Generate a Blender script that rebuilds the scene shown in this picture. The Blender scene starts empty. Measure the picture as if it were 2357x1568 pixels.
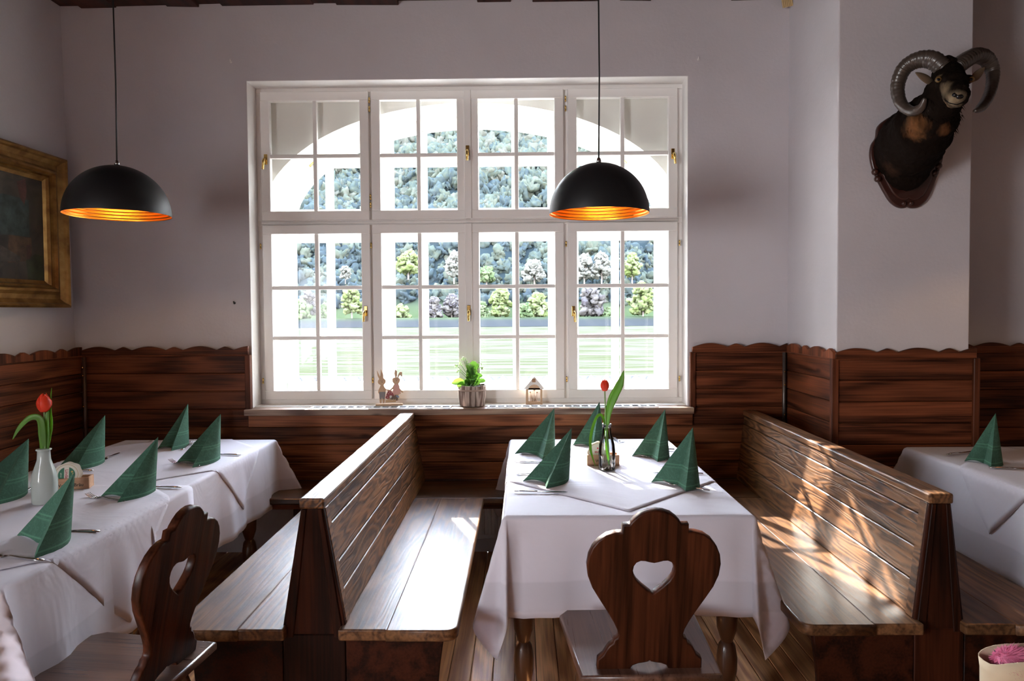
import bpy, bmesh, math, random
import numpy as np
from mathutils import Vector, Matrix, Euler
PI = math.pi
random.seed(7)
C = bpy.context.scene.collection
S = bpy.context.scene

# ------------------------------------------------------------------ camera, world, sun, exposure
F, W, H = 1571.0, 2357.0, 1568.0
CAMZ = 1.5
PITCH, YAW, ROLL, SHY = math.radians(1.8), math.radians(0.78), -0.007, -20.0
cam_d = bpy.data.cameras.new('camera'); cam = bpy.data.objects.new('camera', cam_d); C.objects.link(cam)
cam_d.sensor_width = 36.0; cam_d.lens = 36.0 * F / W; cam_d.shift_y = SHY / W
cam_d.clip_start = 0.05; cam_d.clip_end = 3000
CR = Matrix.Rotation(YAW, 3, 'Z') @ Matrix.Rotation(PI / 2 - PITCH, 3, 'X') @ Matrix.Rotation(ROLL, 3, 'Z')
cam.matrix_world = Matrix.Translation((0, 0, CAMZ)) @ CR.to_4x4()
S.camera = cam

w = bpy.data.worlds.new('daylight'); S.world = w; w.use_nodes = True
wn, wl = w.node_tree.nodes, w.node_tree.links
wn.clear()
wo = wn.new('ShaderNodeOutputWorld'); bg = wn.new('ShaderNodeBackground'); wl.new(bg.outputs[0], wo.inputs[0])
tc = wn.new('ShaderNodeTexCoord'); sx = wn.new('ShaderNodeSeparateXYZ'); wl.new(tc.outputs['Generated'], sx.inputs[0])
rp = wn.new('ShaderNodeValToRGB'); wl.new(sx.outputs['Z'], rp.inputs[0]); wl.new(rp.outputs[0], bg.inputs[0])
rp.color_ramp.elements[0].position = 0.0; rp.color_ramp.elements[0].color = (1.0, 1.0, 1.0, 1)
rp.color_ramp.elements[1].position = 0.9; rp.color_ramp.elements[1].color = (0.55, 0.72, 1.0, 1)
SUN_DIR = Vector((0.375, -1.0, -0.615)).normalized()
# clear bright sky with the wide glow that surrounds a low sun
dt = wn.new('ShaderNodeVectorMath'); dt.operation = 'DOT_PRODUCT'; wl.new(tc.outputs['Generated'], dt.inputs[0]); dt.inputs[1].default_value = tuple(-SUN_DIR)
mx0 = wn.new('ShaderNodeMath'); mx0.operation = 'MAXIMUM'; mx0.inputs[1].default_value = 0.0; wl.new(dt.outputs['Value'], mx0.inputs[0])
pw = wn.new('ShaderNodeMath'); pw.operation = 'POWER'; pw.inputs[1].default_value = 9.0; wl.new(mx0.outputs[0], pw.inputs[0])
ma = wn.new('ShaderNodeMath'); ma.operation = 'MULTIPLY_ADD'; ma.inputs[1].default_value = 62.0; ma.inputs[2].default_value = 24.0; wl.new(pw.outputs[0], ma.inputs[0])
wl.new(ma.outputs[0], bg.inputs[1])
sd = bpy.data.lights.new('sun', 'SUN'); sd.energy = 30.0; sd.color = (1.0, 0.93, 0.83); sd.angle = math.radians(0.6)
so = bpy.data.objects.new('sun', sd); C.objects.link(so); so.rotation_euler = SUN_DIR.to_track_quat('-Z', 'Y').to_euler()

def portal(name, loc, size, look, power=None, color=(1, 1, 1)):
    d = bpy.data.lights.new(name, 'AREA'); d.shape = 'RECTANGLE'; d.size, d.size_y = size
    if power is None: d.cycles.is_portal = True
    else: d.energy = power; d.color = color
    o = bpy.data.objects.new(name, d); C.objects.link(o); o.location = loc
    o.rotation_euler = Vector(look).to_track_quat('-Z', 'Y').to_euler()
    return o
portal('window_portal', (-0.33, 4.38, 1.9), (2.66, 1.98), (0, -1, 0))
portal('fill_opening_portal', (-2.72, -.6, 1.45), (1.5, 1.3), (1, 0, 0))  # guides sky light through the opening added in the unseen left wall
S.view_settings.view_transform = 'Standard'; S.view_settings.look = 'None'
S.view_settings.exposure = 0.42; S.view_settings.gamma = 1.0; S.view_settings.use_curve_mapping = False
S.cycles.max_bounces = 10; S.cycles.diffuse_bounces = 5; S.cycles.transparent_max_bounces = 16
S.cycles.sample_clamp_indirect = 6.0; S.cycles.caustics_reflective = False; S.cycles.caustics_refractive = False
S.cycles.use_denoising = True

# ------------------------------------------------------------------ where a pixel of the photograph lies in the room
def ray(px, py):
    return CR @ Vector(((px - W / 2) / F, (H / 2 + SHY - py) / F, -1.0))
def onY(px, py, Y):
    r = ray(px, py); t = Y / r.y; return Vector((r.x * t, Y, CAMZ + r.z * t))
def onX(px, py, X):
    r = ray(px, py); t = X / r.x; return Vector((X, r.y * t, CAMZ + r.z * t))
def onZ(px, py, Z):
    r = ray(px, py); t = (Z - CAMZ) / r.z; return Vector((r.x * t, r.y * t, Z))

# ------------------------------------------------------------------ mesh helpers
class MB:
    def __init__(s): s.v = []; s.f = []
    def add(s, vs, fs):
        n = len(s.v); s.v += [tuple(v) for v in vs]; s.f += [tuple(i + n for i in f) for f in fs]; return s
    def box(s, x0, x1, y0, y1, z0, z1):
        return s.add([(x0,y0,z0),(x1,y0,z0),(x1,y1,z0),(x0,y1,z0),(x0,y0,z1),(x1,y0,z1),(x1,y1,z1),(x0,y1,z1)],
                     [(0,3,2,1),(4,5,6,7),(0,1,5,4),(1,2,6,5),(2,3,7,6),(3,0,4,7)])
    def hexa(s, p):   # eight corners: bottom ring then top ring
        return s.add(p, [(0,3,2,1),(4,5,6,7),(0,1,5,4),(1,2,6,5),(2,3,7,6),(3,0,4,7)])
    def lathe(s, prof, c=(0,0,0), n=24, cap=True):
        vs = []; fs = []
        for r, z in prof:
            for k in range(n):
                a = 2 * PI * k / n; vs.append((c[0] + r * math.cos(a), c[1] + r * math.sin(a), c[2] + z))
        for i in range(len(prof) - 1):
            for k in range(n):
                fs.append((i*n+k, i*n+(k+1) % n, (i+1)*n+(k+1) % n, (i+1)*n+k))
        if cap:
            if prof[0][0] > 1e-4: fs.append(tuple(reversed(range(n))))
            if prof[-1][0] > 1e-4: fs.append(tuple((len(prof)-1)*n + k for k in range(n)))
        return s.add(vs, fs)
    def tube(s, pts, rad, n=8, flat=1.0, up=(0,0,1), cap=True):
        pts = [Vector(p) for p in pts]
        if not hasattr(rad, '__len__'): rad = [rad] * len(pts)
        vs = []; fs = []; u = None
        for i, p in enumerate(pts):
            t = (pts[min(i+1, len(pts)-1)] - pts[max(i-1, 0)]).normalized()
            if u is None:
                u = Vector(up); u = (u - t * u.dot(t))
                if u.length < 1e-3: u = Vector((1,0,0)) - t * t.x
            else: u = u - t * u.dot(t)
            u.normalize(); b = t.cross(u)
            for k in range(n):
                a = 2 * PI * k / n
                vs.append(p + (b * math.cos(a) + u * math.sin(a) * flat) * rad[i])
        for i in range(len(pts) - 1):
            for k in range(n):
                fs.append((i*n+k, i*n+(k+1) % n, (i+1)*n+(k+1) % n, (i+1)*n+k))
        if cap: fs.append(tuple(reversed(range(n)))); fs.append(tuple((len(pts)-1)*n + k for k in range(n)))
        return s.add(vs, fs)
    def sphere(s, c, r, n=12, m=8, sc=(1,1,1), rot=None):
        vs = []; fs = []
        for i in range(m + 1):
            th = PI * i / m
            for k in range(n):
                a = 2 * PI * k / n
                p = Vector((math.sin(th)*math.cos(a)*sc[0]*r, math.sin(th)*math.sin(a)*sc[1]*r, -math.cos(th)*sc[2]*r))
                if rot: p = rot @ p
                vs.append(p + Vector(c))
        for i in range(m):
            for k in range(n): fs.append((i*n+k, i*n+(k+1) % n, (i+1)*n+(k+1) % n, (i+1)*n+k))
        return s.add(vs, fs)
    def build(s, name, m, parent=None, smooth=False, bevel=0, seg=1, sub=0, solid=0, mat=None):
        me = bpy.data.meshes.new(name); me.from_pydata(s.v, [], s.f); me.update()
        return link(name, me, m, parent, smooth, bevel, seg, sub, solid, mat)

def link(name, me, m, parent=None, smooth=False, bevel=0, seg=1, sub=0, solid=0, mat=None):
    o = bpy.data.objects.new(name, me); C.objects.link(o)
    if m: me.materials.append(m)
    if smooth: me.polygons.foreach_set('use_smooth', [True] * len(me.polygons))
    if parent: o.parent = parent
    if mat is not None: o.matrix_local = mat
    if solid:
        md = o.modifiers.new('thickness', 'SOLIDIFY'); md.thickness = solid; md.offset = 0
    if bevel:
        md = o.modifiers.new('edge', 'BEVEL'); md.width = bevel; md.segments = seg; md.limit_method = 'ANGLE'; md.angle_limit = math.radians(40)
    if sub:
        md = o.modifiers.new('smooth', 'SUBSURF'); md.levels = md.render_levels = sub
    return o

def shape(outlines, depth, bevel=0.0, res=0):
    """flat outlines (list of loops of (x, y)) filled and given thickness: a mesh in the XY plane, centred in Z"""
    cu = bpy.data.curves.new('outline', 'CURVE'); cu.dimensions = '2D'; cu.fill_mode = 'BOTH'
    cu.extrude = depth / 2 - bevel; cu.bevel_depth = bevel; cu.bevel_resolution = res
    for lp in outlines:
        sp = cu.splines.new('POLY'); sp.points.add(len(lp) - 1); sp.use_cyclic_u = True
        for p, q in zip(sp.points, lp): p.co = (q[0], q[1], 0, 1)
    o = bpy.data.objects.new('outline', cu); C.objects.link(o)
    dg = bpy.context.evaluated_depsgraph_get(); dg.update()
    me = bpy.data.meshes.new_from_object(o.evaluated_get(dg))
    bpy.data.objects.remove(o); bpy.data.curves.remove(cu)
    me.materials.clear()
    return me
def frame_mat(origin, xdir, ydir):
    x = Vector(xdir).normalized(); y = Vector(ydir); y = (y - x * y.dot(x)).normalized(); z = x.cross(y)
    m = Matrix((x, y, z)).transposed().to_4x4(); m.translation = Vector(origin); return m

def tag(o, label=None, cat=None, group=None, kind=None):
    if label: o['label'] = label
    if cat: o['category'] = cat
    if group: o['group'] = group
    if kind: o['kind'] = kind
    return o
def empty(name, loc=(0,0,0), rz=0, label=None, cat=None, group=None, kind=None):
    o = bpy.data.objects.new(name, None); C.objects.link(o); o.location = loc; o.rotation_euler = (0,0,rz)
    o.empty_display_size = 0.05
    return tag(o, label, cat, group, kind)
def keep(root):   # children were written in world space: bring them under a root that stands at its place
    root_m = Matrix.Translation(root.location) @ root.rotation_euler.to_matrix().to_4x4()
    inv = root_m.inverted()
    for ch in [c for c in bpy.data.objects if c.parent == root]:
        ch.matrix_parent_inverse = inv
def copy_tree(o, parent=None):
    c = o.copy(); C.objects.link(c)
    if parent: c.parent = parent
    for ch in [x for x in list(bpy.data.objects) if x.parent == o]: copy_tree(ch, c)
    return c

# ------------------------------------------------------------------ materials
def mat(name, col, rough=0.6, metal=0.0, spec=0.5, **kw):
    m = bpy.data.materials.new(name); m.use_nodes = True; b = m.node_tree.nodes['Principled BSDF']
    b.inputs['Base Color'].default_value = (*col, 1); b.inputs['Roughness'].default_value = rough
    b.inputs['Metallic'].default_value = metal; b.inputs['Specular IOR Level'].default_value = spec
    for k, v in kw.items(): b.inputs[k].default_value = v
    return m
def nodes(m): return m.node_tree.nodes, m.node_tree.links, m.node_tree.nodes['Principled BSDF']
def N(n, t, **kw):
    x = n.new(t)
    for k, v in kw.items(): setattr(x, k, v)
    return x
def ramp(n, stops):
    r = n.new('ShaderNodeValToRGB'); e = r.color_ramp.elements
    while len(e) > 1: e.remove(e[0])
    e[0].position = stops[0][0]; e[0].color = (*stops[0][1], 1)
    for p, c in stops[1:]:
        q = e.new(p); q.color = (*c, 1)
    return r
def wood(name, dark, light, axis='X', rough=0.4, grain=1.0, bump=0.25, coat=0.0, wear=None, contrast=1.0, knots=True, vary=0.25, spec=0.3, rings=34.0):
    m = mat(name, light, rough, spec=spec); n, l, b = nodes(m)
    tc = N(n, 'ShaderNodeTexCoord'); oi = N(n, 'ShaderNodeObjectInfo')
    mp = N(n, 'ShaderNodeMapping'); s = {'X': (1.1, 9, 9), 'Y': (9, 1.1, 9), 'Z': (9, 9, 1.1)}[axis]
    mp.inputs['Scale'].default_value = [k * grain for k in s]
    off = N(n, 'ShaderNodeVectorMath', operation='MULTIPLY_ADD'); l.new(oi.outputs['Random'], off.inputs[0])
    off.inputs[1].default_value = (13.0, 17.0, 11.0); l.new(tc.outputs['Object'], off.inputs[2])
    l.new(off.outputs[0], mp.inputs['Vector'])
    nz = N(n, 'ShaderNodeTexNoise'); nz.inputs['Scale'].default_value = 0.55; nz.inputs['Detail'].default_value = 2.5; l.new(mp.outputs[0], nz.inputs['Vector'])
    mul = N(n, 'ShaderNodeMath', operation='MULTIPLY'); mul.inputs[1].default_value = rings; l.new(nz.outputs[0], mul.inputs[0])
    sn = N(n, 'ShaderNodeMath', operation='SINE'); l.new(mul.outputs[0], sn.inputs[0])
    mp2 = N(n, 'ShaderNodeMapping'); s2 = {'X': (3, 120, 120), 'Y': (120, 3, 120), 'Z': (120, 120, 3)}[axis]; mp2.inputs['Scale'].default_value = s2
    l.new(off.outputs[0], mp2.inputs['Vector'])
    n2 = N(n, 'ShaderNodeTexNoise'); n2.inputs['Scale'].default_value = 1.0; n2.inputs['Detail'].default_value = 3; l.new(mp2.outputs[0], n2.inputs['Vector'])
    mx = N(n, 'ShaderNodeMath', operation='MULTIPLY_ADD'); l.new(sn.outputs[0], mx.inputs[0]); mx.inputs[1].default_value = 0.22 * contrast; l.new(n2.outputs[0], mx.inputs[2])
    r = ramp(n, [(0.18, dark), (0.85, light)]); l.new(mx.outputs[0], r.inputs[0])
    src = r.outputs[0]
    if knots:
        mp3 = N(n, 'ShaderNodeMapping'); s3 = {'X': (2.2, 6, 6), 'Y': (6, 2.2, 6), 'Z': (6, 6, 2.2)}[axis]; mp3.inputs['Scale'].default_value = s3; l.new(off.outputs[0], mp3.inputs['Vector'])
        vo = N(n, 'ShaderNodeTexVoronoi'); vo.inputs['Scale'].default_value = 1.0; l.new(mp3.outputs[0], vo.inputs['Vector'])
        kr = ramp(n, [(0.03, (0.25, 0.2, 0.18)), (0.10, (1, 1, 1))]); l.new(vo.outputs['Distance'], kr.inputs[0])
        mk = N(n, 'ShaderNodeMixRGB', blend_type='MULTIPLY'); mk.inputs[0].default_value = 0.85; l.new(src, mk.inputs[1]); l.new(kr.outputs[0], mk.inputs[2]); src = mk.outputs[0]
    if wear:
        n3 = N(n, 'ShaderNodeTexNoise'); n3.inputs['Scale'].default_value = 5.0; n3.inputs['Detail'].default_value = 9; n3.inputs['Roughness'].default_value = 0.75; l.new(off.outputs[0], n3.inputs['Vector'])
        wr = ramp(n, [(0.45, (0, 0, 0)), (0.62, (1, 1, 1))]); l.new(n3.outputs[0], wr.inputs[0])
        mw = N(n, 'ShaderNodeMixRGB', blend_type='MIX'); wm = N(n, 'ShaderNodeMath', operation='MULTIPLY'); wm.inputs[1].default_value = 0.6
        l.new(wr.outputs[0], wm.inputs[0]); l.new(wm.outputs[0], mw.inputs[0]); l.new(src, mw.inputs[1]); mw.inputs[2].default_value = (*wear, 1); src = mw.outputs[0]
    hv = N(n, 'ShaderNodeHueSaturation'); vr = N(n, 'ShaderNodeMapRange'); vr.inputs['To Min'].default_value = 1 - vary; vr.inputs['To Max'].default_value = 1 + vary
    l.new(oi.outputs['Random'], vr.inputs['Value']); l.new(vr.outputs[0], hv.inputs['Value']); l.new(src, hv.inputs['Color'])
    l.new(hv.outputs[0], b.inputs['Base Color'])
    bp = N(n, 'ShaderNodeBump'); bp.inputs['Strength'].default_value = bump; bp.inputs['Distance'].default_value = 0.002; l.new(mx.outputs[0], bp.inputs['Height']); l.new(bp.outputs[0], b.inputs['Normal'])
    rr = N(n, 'ShaderNodeMapRange'); rr.inputs['To Min'].default_value = rough - 0.1; rr.inputs['To Max'].default_value = rough + 0.12
    l.new(n2.outputs[0], rr.inputs['Value']); l.new(rr.outputs[0], b.inputs['Roughness'])
    b.inputs['Coat Weight'].default_value = coat; b.inputs['Coat Roughness'].default_value = 0.22
    return m
def plaster(name, col, bump=0.25, var=0.06):
    m = mat(name, col, 0.55, spec=0.45); n, l, b = nodes(m); tc = N(n, 'ShaderNodeTexCoord')
    a = N(n, 'ShaderNodeTexNoise'); a.inputs['Scale'].default_value = 1.3; a.inputs['Detail'].default_value = 4; l.new(tc.outputs['Object'], a.inputs['Vector'])
    r = ramp(n, [(0.3, [c * (1 - var) for c in col]), (0.7, [min(1, c * (1 + var)) for c in col])]); l.new(a.outputs[0], r.inputs[0]); l.new(r.outputs[0], b.inputs['Base Color'])
    c = N(n, 'ShaderNodeTexNoise'); c.inputs['Scale'].default_value = 55; c.inputs['Detail'].default_value = 5; l.new(tc.outputs['Object'], c.inputs['Vector'])
    d = N(n, 'ShaderNodeTexNoise'); d.inputs['Scale'].default_value = 4; l.new(tc.outputs['Object'], d.inputs['Vector'])
    ad = N(n, 'ShaderNodeMath', operation='MULTIPLY_ADD'); l.new(d.outputs[0], ad.inputs[0]); ad.inputs[1].default_value = 4.0; l.new(c.outputs[0], ad.inputs[2])
    bp = N(n, 'ShaderNodeBump'); bp.inputs['Strength'].default_value = bump; bp.inputs['Distance'].default_value = 0.004; l.new(ad.outputs[0], bp.inputs['Height']); l.new(bp.outputs[0], b.inputs['Normal'])
    return m

M_WALL = plaster('wall_paint', (0.60, 0.57, 0.60))
M_REVEAL = plaster('reveal_paint', (0.82, 0.80, 0.79))
M_REAR = plaster('rear_paint', (0.40, 0.33, 0.30))
M_WHITE = mat('window_white', (0.92, 0.90, 0.88), 0.35)
M_WHITE2 = mat('outer_white', (0.90, 0.90, 0.87), 0.4)
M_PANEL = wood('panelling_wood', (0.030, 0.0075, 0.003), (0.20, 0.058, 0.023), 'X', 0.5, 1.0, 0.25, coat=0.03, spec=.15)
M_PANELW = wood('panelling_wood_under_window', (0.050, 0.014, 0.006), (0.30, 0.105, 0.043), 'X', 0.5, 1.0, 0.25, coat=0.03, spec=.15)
M_PANELY = wood('panelling_wood_y', (0.030, 0.0075, 0.003), (0.20, 0.058, 0.023), 'Y', 0.5, 1.0, 0.25, coat=0.03, spec=.15)
M_PANELZ = wood('panelling_wood_z', (0.030, 0.0075, 0.003), (0.16, 0.046, 0.018), 'Z', 0.5, 1.0, 0.25, coat=0.03, spec=.15)
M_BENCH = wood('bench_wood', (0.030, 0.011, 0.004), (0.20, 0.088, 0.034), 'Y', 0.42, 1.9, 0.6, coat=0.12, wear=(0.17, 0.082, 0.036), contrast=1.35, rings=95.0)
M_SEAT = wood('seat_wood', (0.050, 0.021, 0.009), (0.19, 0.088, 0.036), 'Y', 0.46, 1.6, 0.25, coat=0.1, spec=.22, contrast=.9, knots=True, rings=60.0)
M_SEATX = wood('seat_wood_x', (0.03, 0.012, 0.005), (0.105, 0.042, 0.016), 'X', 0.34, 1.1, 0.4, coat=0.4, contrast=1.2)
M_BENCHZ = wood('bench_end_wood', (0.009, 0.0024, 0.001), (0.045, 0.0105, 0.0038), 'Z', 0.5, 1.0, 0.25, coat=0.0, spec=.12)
M_CHAIR = wood('chair_wood', (0.012, 0.0034, 0.0015), (0.060, 0.0165, 0.0065), 'Z', 0.38, 1.3, 0.25, coat=0.04, knots=False, contrast=.8, rings=50.0, spec=.12)
M_CHAIRS = wood('chair_seat_wood', (0.05, 0.022, 0.014), (0.12, 0.06, 0.04), 'Y', 0.3, 1.2, 0.2, coat=0.5, knots=False)
M_LEG = mat('turned_leg_wood', (0.085, 0.035, 0.015), 0.3, **{'Coat Weight': 0.4})
M_FLOOR = wood('floor_boards', (0.42, 0.17, 0.065), (0.88, 0.45, 0.19), 'Y', 0.42, 1.0, 0.25, coat=0.05, contrast=1.1, rings=50.0)
M_CEIL = wood('ceiling_wood', (0.02, 0.008, 0.005), (0.07, 0.02, 0.013), 'Y', 0.6, 1.0, 0.2)
M_BLACK = mat('lamp_black', (0.010, 0.010, 0.011), 0.48, spec=.35)
M_CORD = mat('cord_black', (0.01, 0.01, 0.01), 0.6)
M_GOLD = mat('shade_gold', (0.85, 0.34, 0.04), 0.34, 1.0)
M_BRASS = mat('brass', (0.72, 0.5, 0.18), 0.22, 1.0)
M_STEEL = mat('cutlery_steel', (0.62, 0.62, 0.64), 0.18, 1.0)
M_ALU = mat('grille_metal', (0.78, 0.8, 0.84), 0.3, 0.6)
M_DARK = mat('dark_gap', (0.02, 0.018, 0.018), 0.8)

def glass(name, refl=1.0, tint=(1, 1, 1)):
    m = bpy.data.materials.new(name); m.use_nodes = True; n, l = m.node_tree.nodes, m.node_tree.links; n.clear()
    o = n.new('ShaderNodeOutputMaterial'); mx = n.new('ShaderNodeMixShader'); t = n.new('ShaderNodeBsdfTransparent'); g = n.new('ShaderNodeBsdfGlossy')
    t.inputs[0].default_value = (*tint, 1); g.inputs['Roughness'].default_value = 0.0
    fr = n.new('ShaderNodeFresnel'); fr.inputs[0].default_value = 1.45
    mu = n.new('ShaderNodeMath'); mu.operation = 'MULTIPLY'; mu.inputs[1].default_value = refl; l.new(fr.outputs[0], mu.inputs[0])
    l.new(mu.outputs[0], mx.inputs[0]); l.new(t.outputs[0], mx.inputs[1]); l.new(g.outputs[0], mx.inputs[2]); l.new(mx.outputs[0], o.inputs[0])
    return m
M_PANE = glass('window_glass', 0.2, (0.985, 0.99, 0.99))

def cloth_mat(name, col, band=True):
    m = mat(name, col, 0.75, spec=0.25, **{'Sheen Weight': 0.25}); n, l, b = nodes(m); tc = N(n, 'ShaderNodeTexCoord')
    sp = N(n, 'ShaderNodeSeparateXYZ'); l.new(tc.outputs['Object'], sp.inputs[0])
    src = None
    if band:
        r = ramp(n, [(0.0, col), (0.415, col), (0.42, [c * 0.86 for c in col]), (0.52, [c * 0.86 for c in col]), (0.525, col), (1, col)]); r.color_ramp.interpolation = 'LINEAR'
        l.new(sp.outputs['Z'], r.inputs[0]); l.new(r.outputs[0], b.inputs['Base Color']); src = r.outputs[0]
    wv = N(n, 'ShaderNodeTexNoise'); wv.inputs['Scale'].default_value = 3.2; wv.inputs['Detail'].default_value = 3; wv.inputs['Distortion'].default_value = 1.2; l.new(tc.outputs['Object'], wv.inputs['Vector'])
    bp = N(n, 'ShaderNodeBump'); bp.inputs['Strength'].default_value = 0.35; bp.inputs['Distance'].default_value = 0.03; l.new(wv.outputs[0], bp.inputs['Height'])
    l.new(bp.outputs[0], b.inputs['Normal'])
    o = n['Material Output']; tr = N(n, 'ShaderNodeBsdfTranslucent'); tr.inputs[0].default_value = (*col, 1)
    mx = N(n, 'ShaderNodeMixShader'); mx.inputs[0].default_value = 0.28; l.new(b.outputs[0], mx.inputs[1]); l.new(tr.outputs[0], mx.inputs[2]); l.new(mx.outputs[0], o.inputs[0])
    return m
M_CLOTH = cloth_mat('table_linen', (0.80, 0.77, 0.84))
M_OVER = cloth_mat('overlay_linen', (0.78, 0.74, 0.81), False)

# napkin: green paper with embossed border lines
M_NAP = mat('napkin_green', (0.055, 0.12, 0.082), 0.85, spec=0.2); n, l, b = nodes(M_NAP)
tcn = N(n, 'ShaderNodeTexCoord'); vo = N(n, 'ShaderNodeTexNoise'); vo.inputs['Scale'].default_value = 26; vo.inputs['Distortion'].default_value = 2.5; l.new(tcn.outputs['Object'], vo.inputs['Vector'])
rn = ramp(n, [(0.44, (0.044, 0.110, 0.074)), (0.5, (0.062, 0.145, 0.10)), (0.56, (0.047, 0.114, 0.077))]); l.new(vo.outputs[0], rn.inputs[0])
spn = N(n, 'ShaderNodeSeparateXYZ'); l.new(tcn.outputs['Object'], spn.inputs[0])
rl = ramp(n, [(0, (0, 0, 0)), (0.0145, (0, 0, 0)), (0.016, (1, 1, 1)), (0.0175, (0, 0, 0)), (0.068, (0, 0, 0)), (0.0695, (1, 1, 1)), (0.071, (0, 0, 0)), (0.081, (0, 0, 0)), (0.0825, (1, 1, 1)), (0.084, (0, 0, 0))])
l.new(spn.outputs['Z'], rl.inputs[0])
mxn = N(n, 'ShaderNodeMixRGB'); l.new(rl.outputs[0], mxn.inputs[0]); l.new(rn.outputs[0], mxn.inputs[1]); mxn.inputs[2].default_value = (0.10, 0.25, 0.16, 1); l.new(mxn.outputs[0], b.inputs['Base Color'])
bpn = N(n, 'ShaderNodeBump'); bpn.inputs['Strength'].default_value = 0.3; bpn.inputs['Distance'].default_value = 0.001; l.new(vo.outputs[0], bpn.inputs['Height']); l.new(bpn.outputs[0], b.inputs['Normal'])
M_NAPIN = mat('napkin_inside', (0.62, 0.68, 0.66), 0.8)

# ------------------------------------------------------------------ the room
YW = 4.20      # plaster of the window wall
YB = 4.16      # face of its panelling
XL = -2.75     # left wall
XP, YP = 1.63, 3.55      # pier
XP2, YR = 2.31, 4.05     # its right edge, recessed wall beyond
ZC = 3.38
OX0, OX1, OZ0, OZ1 = -1.672, 1.021, 0.885, 2.915
XR = 4.3; YREAR = -1.6
SEATZ = 0.46

fl = empty('floor', (0, 0, 0), label='worn brown floor boards running towards the window', kind='structure')
random.seed(3)
x = -2.80; fm = MB().box(-0.0440, 0.0440, -0.7, 4.22, -0.02, 0.0)
fme = None
while x < XR + 0.05:
    if fme is None:
        o = fm.build('plank', M_FLOOR, fl, bevel=0.0025); fme = o.data
    else:
        o = link('plank', fme, None, fl, bevel=0.0025)
    o.location = (x, 0, random.uniform(-0.0015, 0)); x += 0.0906
MB().box(XL - 0.05, XR, YREAR, 4.25, -0.06, -0.021).build('subfloor', M_DARK, fl)
MB().box(XL - 0.05, XR, YREAR, -0.71, -0.021, -0.002).build('rear_floor', mat('rear_floor_wood', (0.25, 0.13, 0.06), 0.5), fl)

wall = MB()
t = 0.10
def wall_with_hole(mb, x0, x1, z0, z1, hx0, hx1, hz0, hz1, y0, y1):
    mb.box(x0, hx0, y0, y1, z0, z1).box(hx1, x1, y0, y1, z0, z1).box(hx0, hx1, y0, y1, z0, hz0).box(hx0, hx1, y0, y1, hz1, z1)
wall_with_hole(wall, XL - 0.1, XP + 0.05, 0, ZC + 0.1, OX0, OX1, OZ0 - 0.08, OZ1, YW, YW + 0.2)
tag(wall.build('wall_back', M_WALL), 'greyish white plaster wall around the large window', kind='structure')
rv = MB().box(OX0 - 0.02, OX0 + 0.002, YW + 0.001, YW + 0.16, 0.9, OZ1).box(OX1 - 0.002, OX1 + 0.02, YW + 0.001, YW + 0.16, 0.9, OZ1).box(OX0, OX1, YW + 0.001, YW + 0.16, OZ1 - 0.002, OZ1 + 0.02)
tag(rv.build('trim_8', M_REVEAL), 'white plastered reveal lining the window opening', kind='structure')
# left wall leans a little, as in the old house
zt = ZC + 0.1; xt = XL - 0.06
def xl_(z): return XL - .06 * z / zt
lw = MB()
for ya, yb_, za, zb in ((.15, YW + .02, 0, zt), (YREAR, -1.35, 0, zt), (-1.35, .15, 0, .8), (-1.35, .15, 2.1, zt)):  # leaves an opening out of view, added to let in fill light
    lw.hexa([(xl_(za) - .2, ya, za), (xl_(za), ya, za), (xl_(za), yb_, za), (xl_(za) - .2, yb_, za), (xl_(zb) - .2, ya, zb), (xl_(zb), ya, zb), (xl_(zb), yb_, zb), (xl_(zb) - .2, yb_, zb)])
tag(lw.build('wall_left', M_WALL), 'greyish white plaster wall behind the gilt framed painting', kind='structure')
pr = MB().box(XP, XP2, YP, YW + 0.2, 0, ZC + 0.1)
tag(pr.build('wall_pier', M_WALL, bevel=0.006, seg=2), 'projecting plaster pier that carries the mounted ram head', kind='structure')
tag(MB().box(XP2 - 0.01, XR + 0.1, YR, YR + 0.2, 0, ZC + 0.1).build('wall_recess', M_WALL), 'plaster wall set back to the right of the pier', kind='structure')
tag(MB().box(XR, XR + 0.1, YREAR, YR + 0.1, 0, ZC + 0.1).build('wall_right', M_REAR), 'plain plaster side wall of the dining room', kind='structure')
rw = MB()
rw.box(XL - 0.1, XR + 0.1, YREAR - 0.1, YREAR, 0, ZC + 0.1)
tag(rw.build('wall_rear', M_REAR), 'plain plaster rear wall', kind='structure')

# ceiling of dark planks laid over one another
ce = empty('ceiling', (0, 0, ZC), label='dark reddish brown plank ceiling with uneven overlapping boards', kind='structure')
edges = [60, 168, 240, 370, 435, 500, 705, 770, 905, 1102, 1170, 1232, 1376, 1438, 1500, 1700, 1795]
xs = [onY(e, 8, 4.1).x for e in edges]
random.seed(5)
for i in range(len(xs) - 1):
    low = i % 2
    z = ZC - (0.012 if low else -0.004) + random.uniform(-0.004, 0.004)
    e = 0.015 if low else -0.006
    o = MB().hexa([(xs[i]-e, YREAR, z), (xs[i+1]+e, YREAR, z), (xs[i+1]+e, YW, z - random.uniform(0, .008)), (xs[i]-e, YW, z - random.uniform(0, .008)),
                   (xs[i]-e, YREAR, z+.024), (xs[i+1]+e, YREAR, z+.024), (xs[i+1]+e, YW, z+.024), (xs[i]-e, YW, z+.024)]).build('plank', M_CEIL, ce, bevel=0.003)
x = xs[-1]
while x < XR:
    MB().box(x, x + 0.19, YREAR, YP if x > XP - .1 else YW, ZC, ZC + .024).build('plank', M_CEIL, ce, bevel=0.003); x += 0.2
MB().box(XL - 0.2, XR, YREAR, YW, ZC + 0.03, ZC + 0.1).build('board_backing', M_CEIL, ce)
keep(ce)
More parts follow.
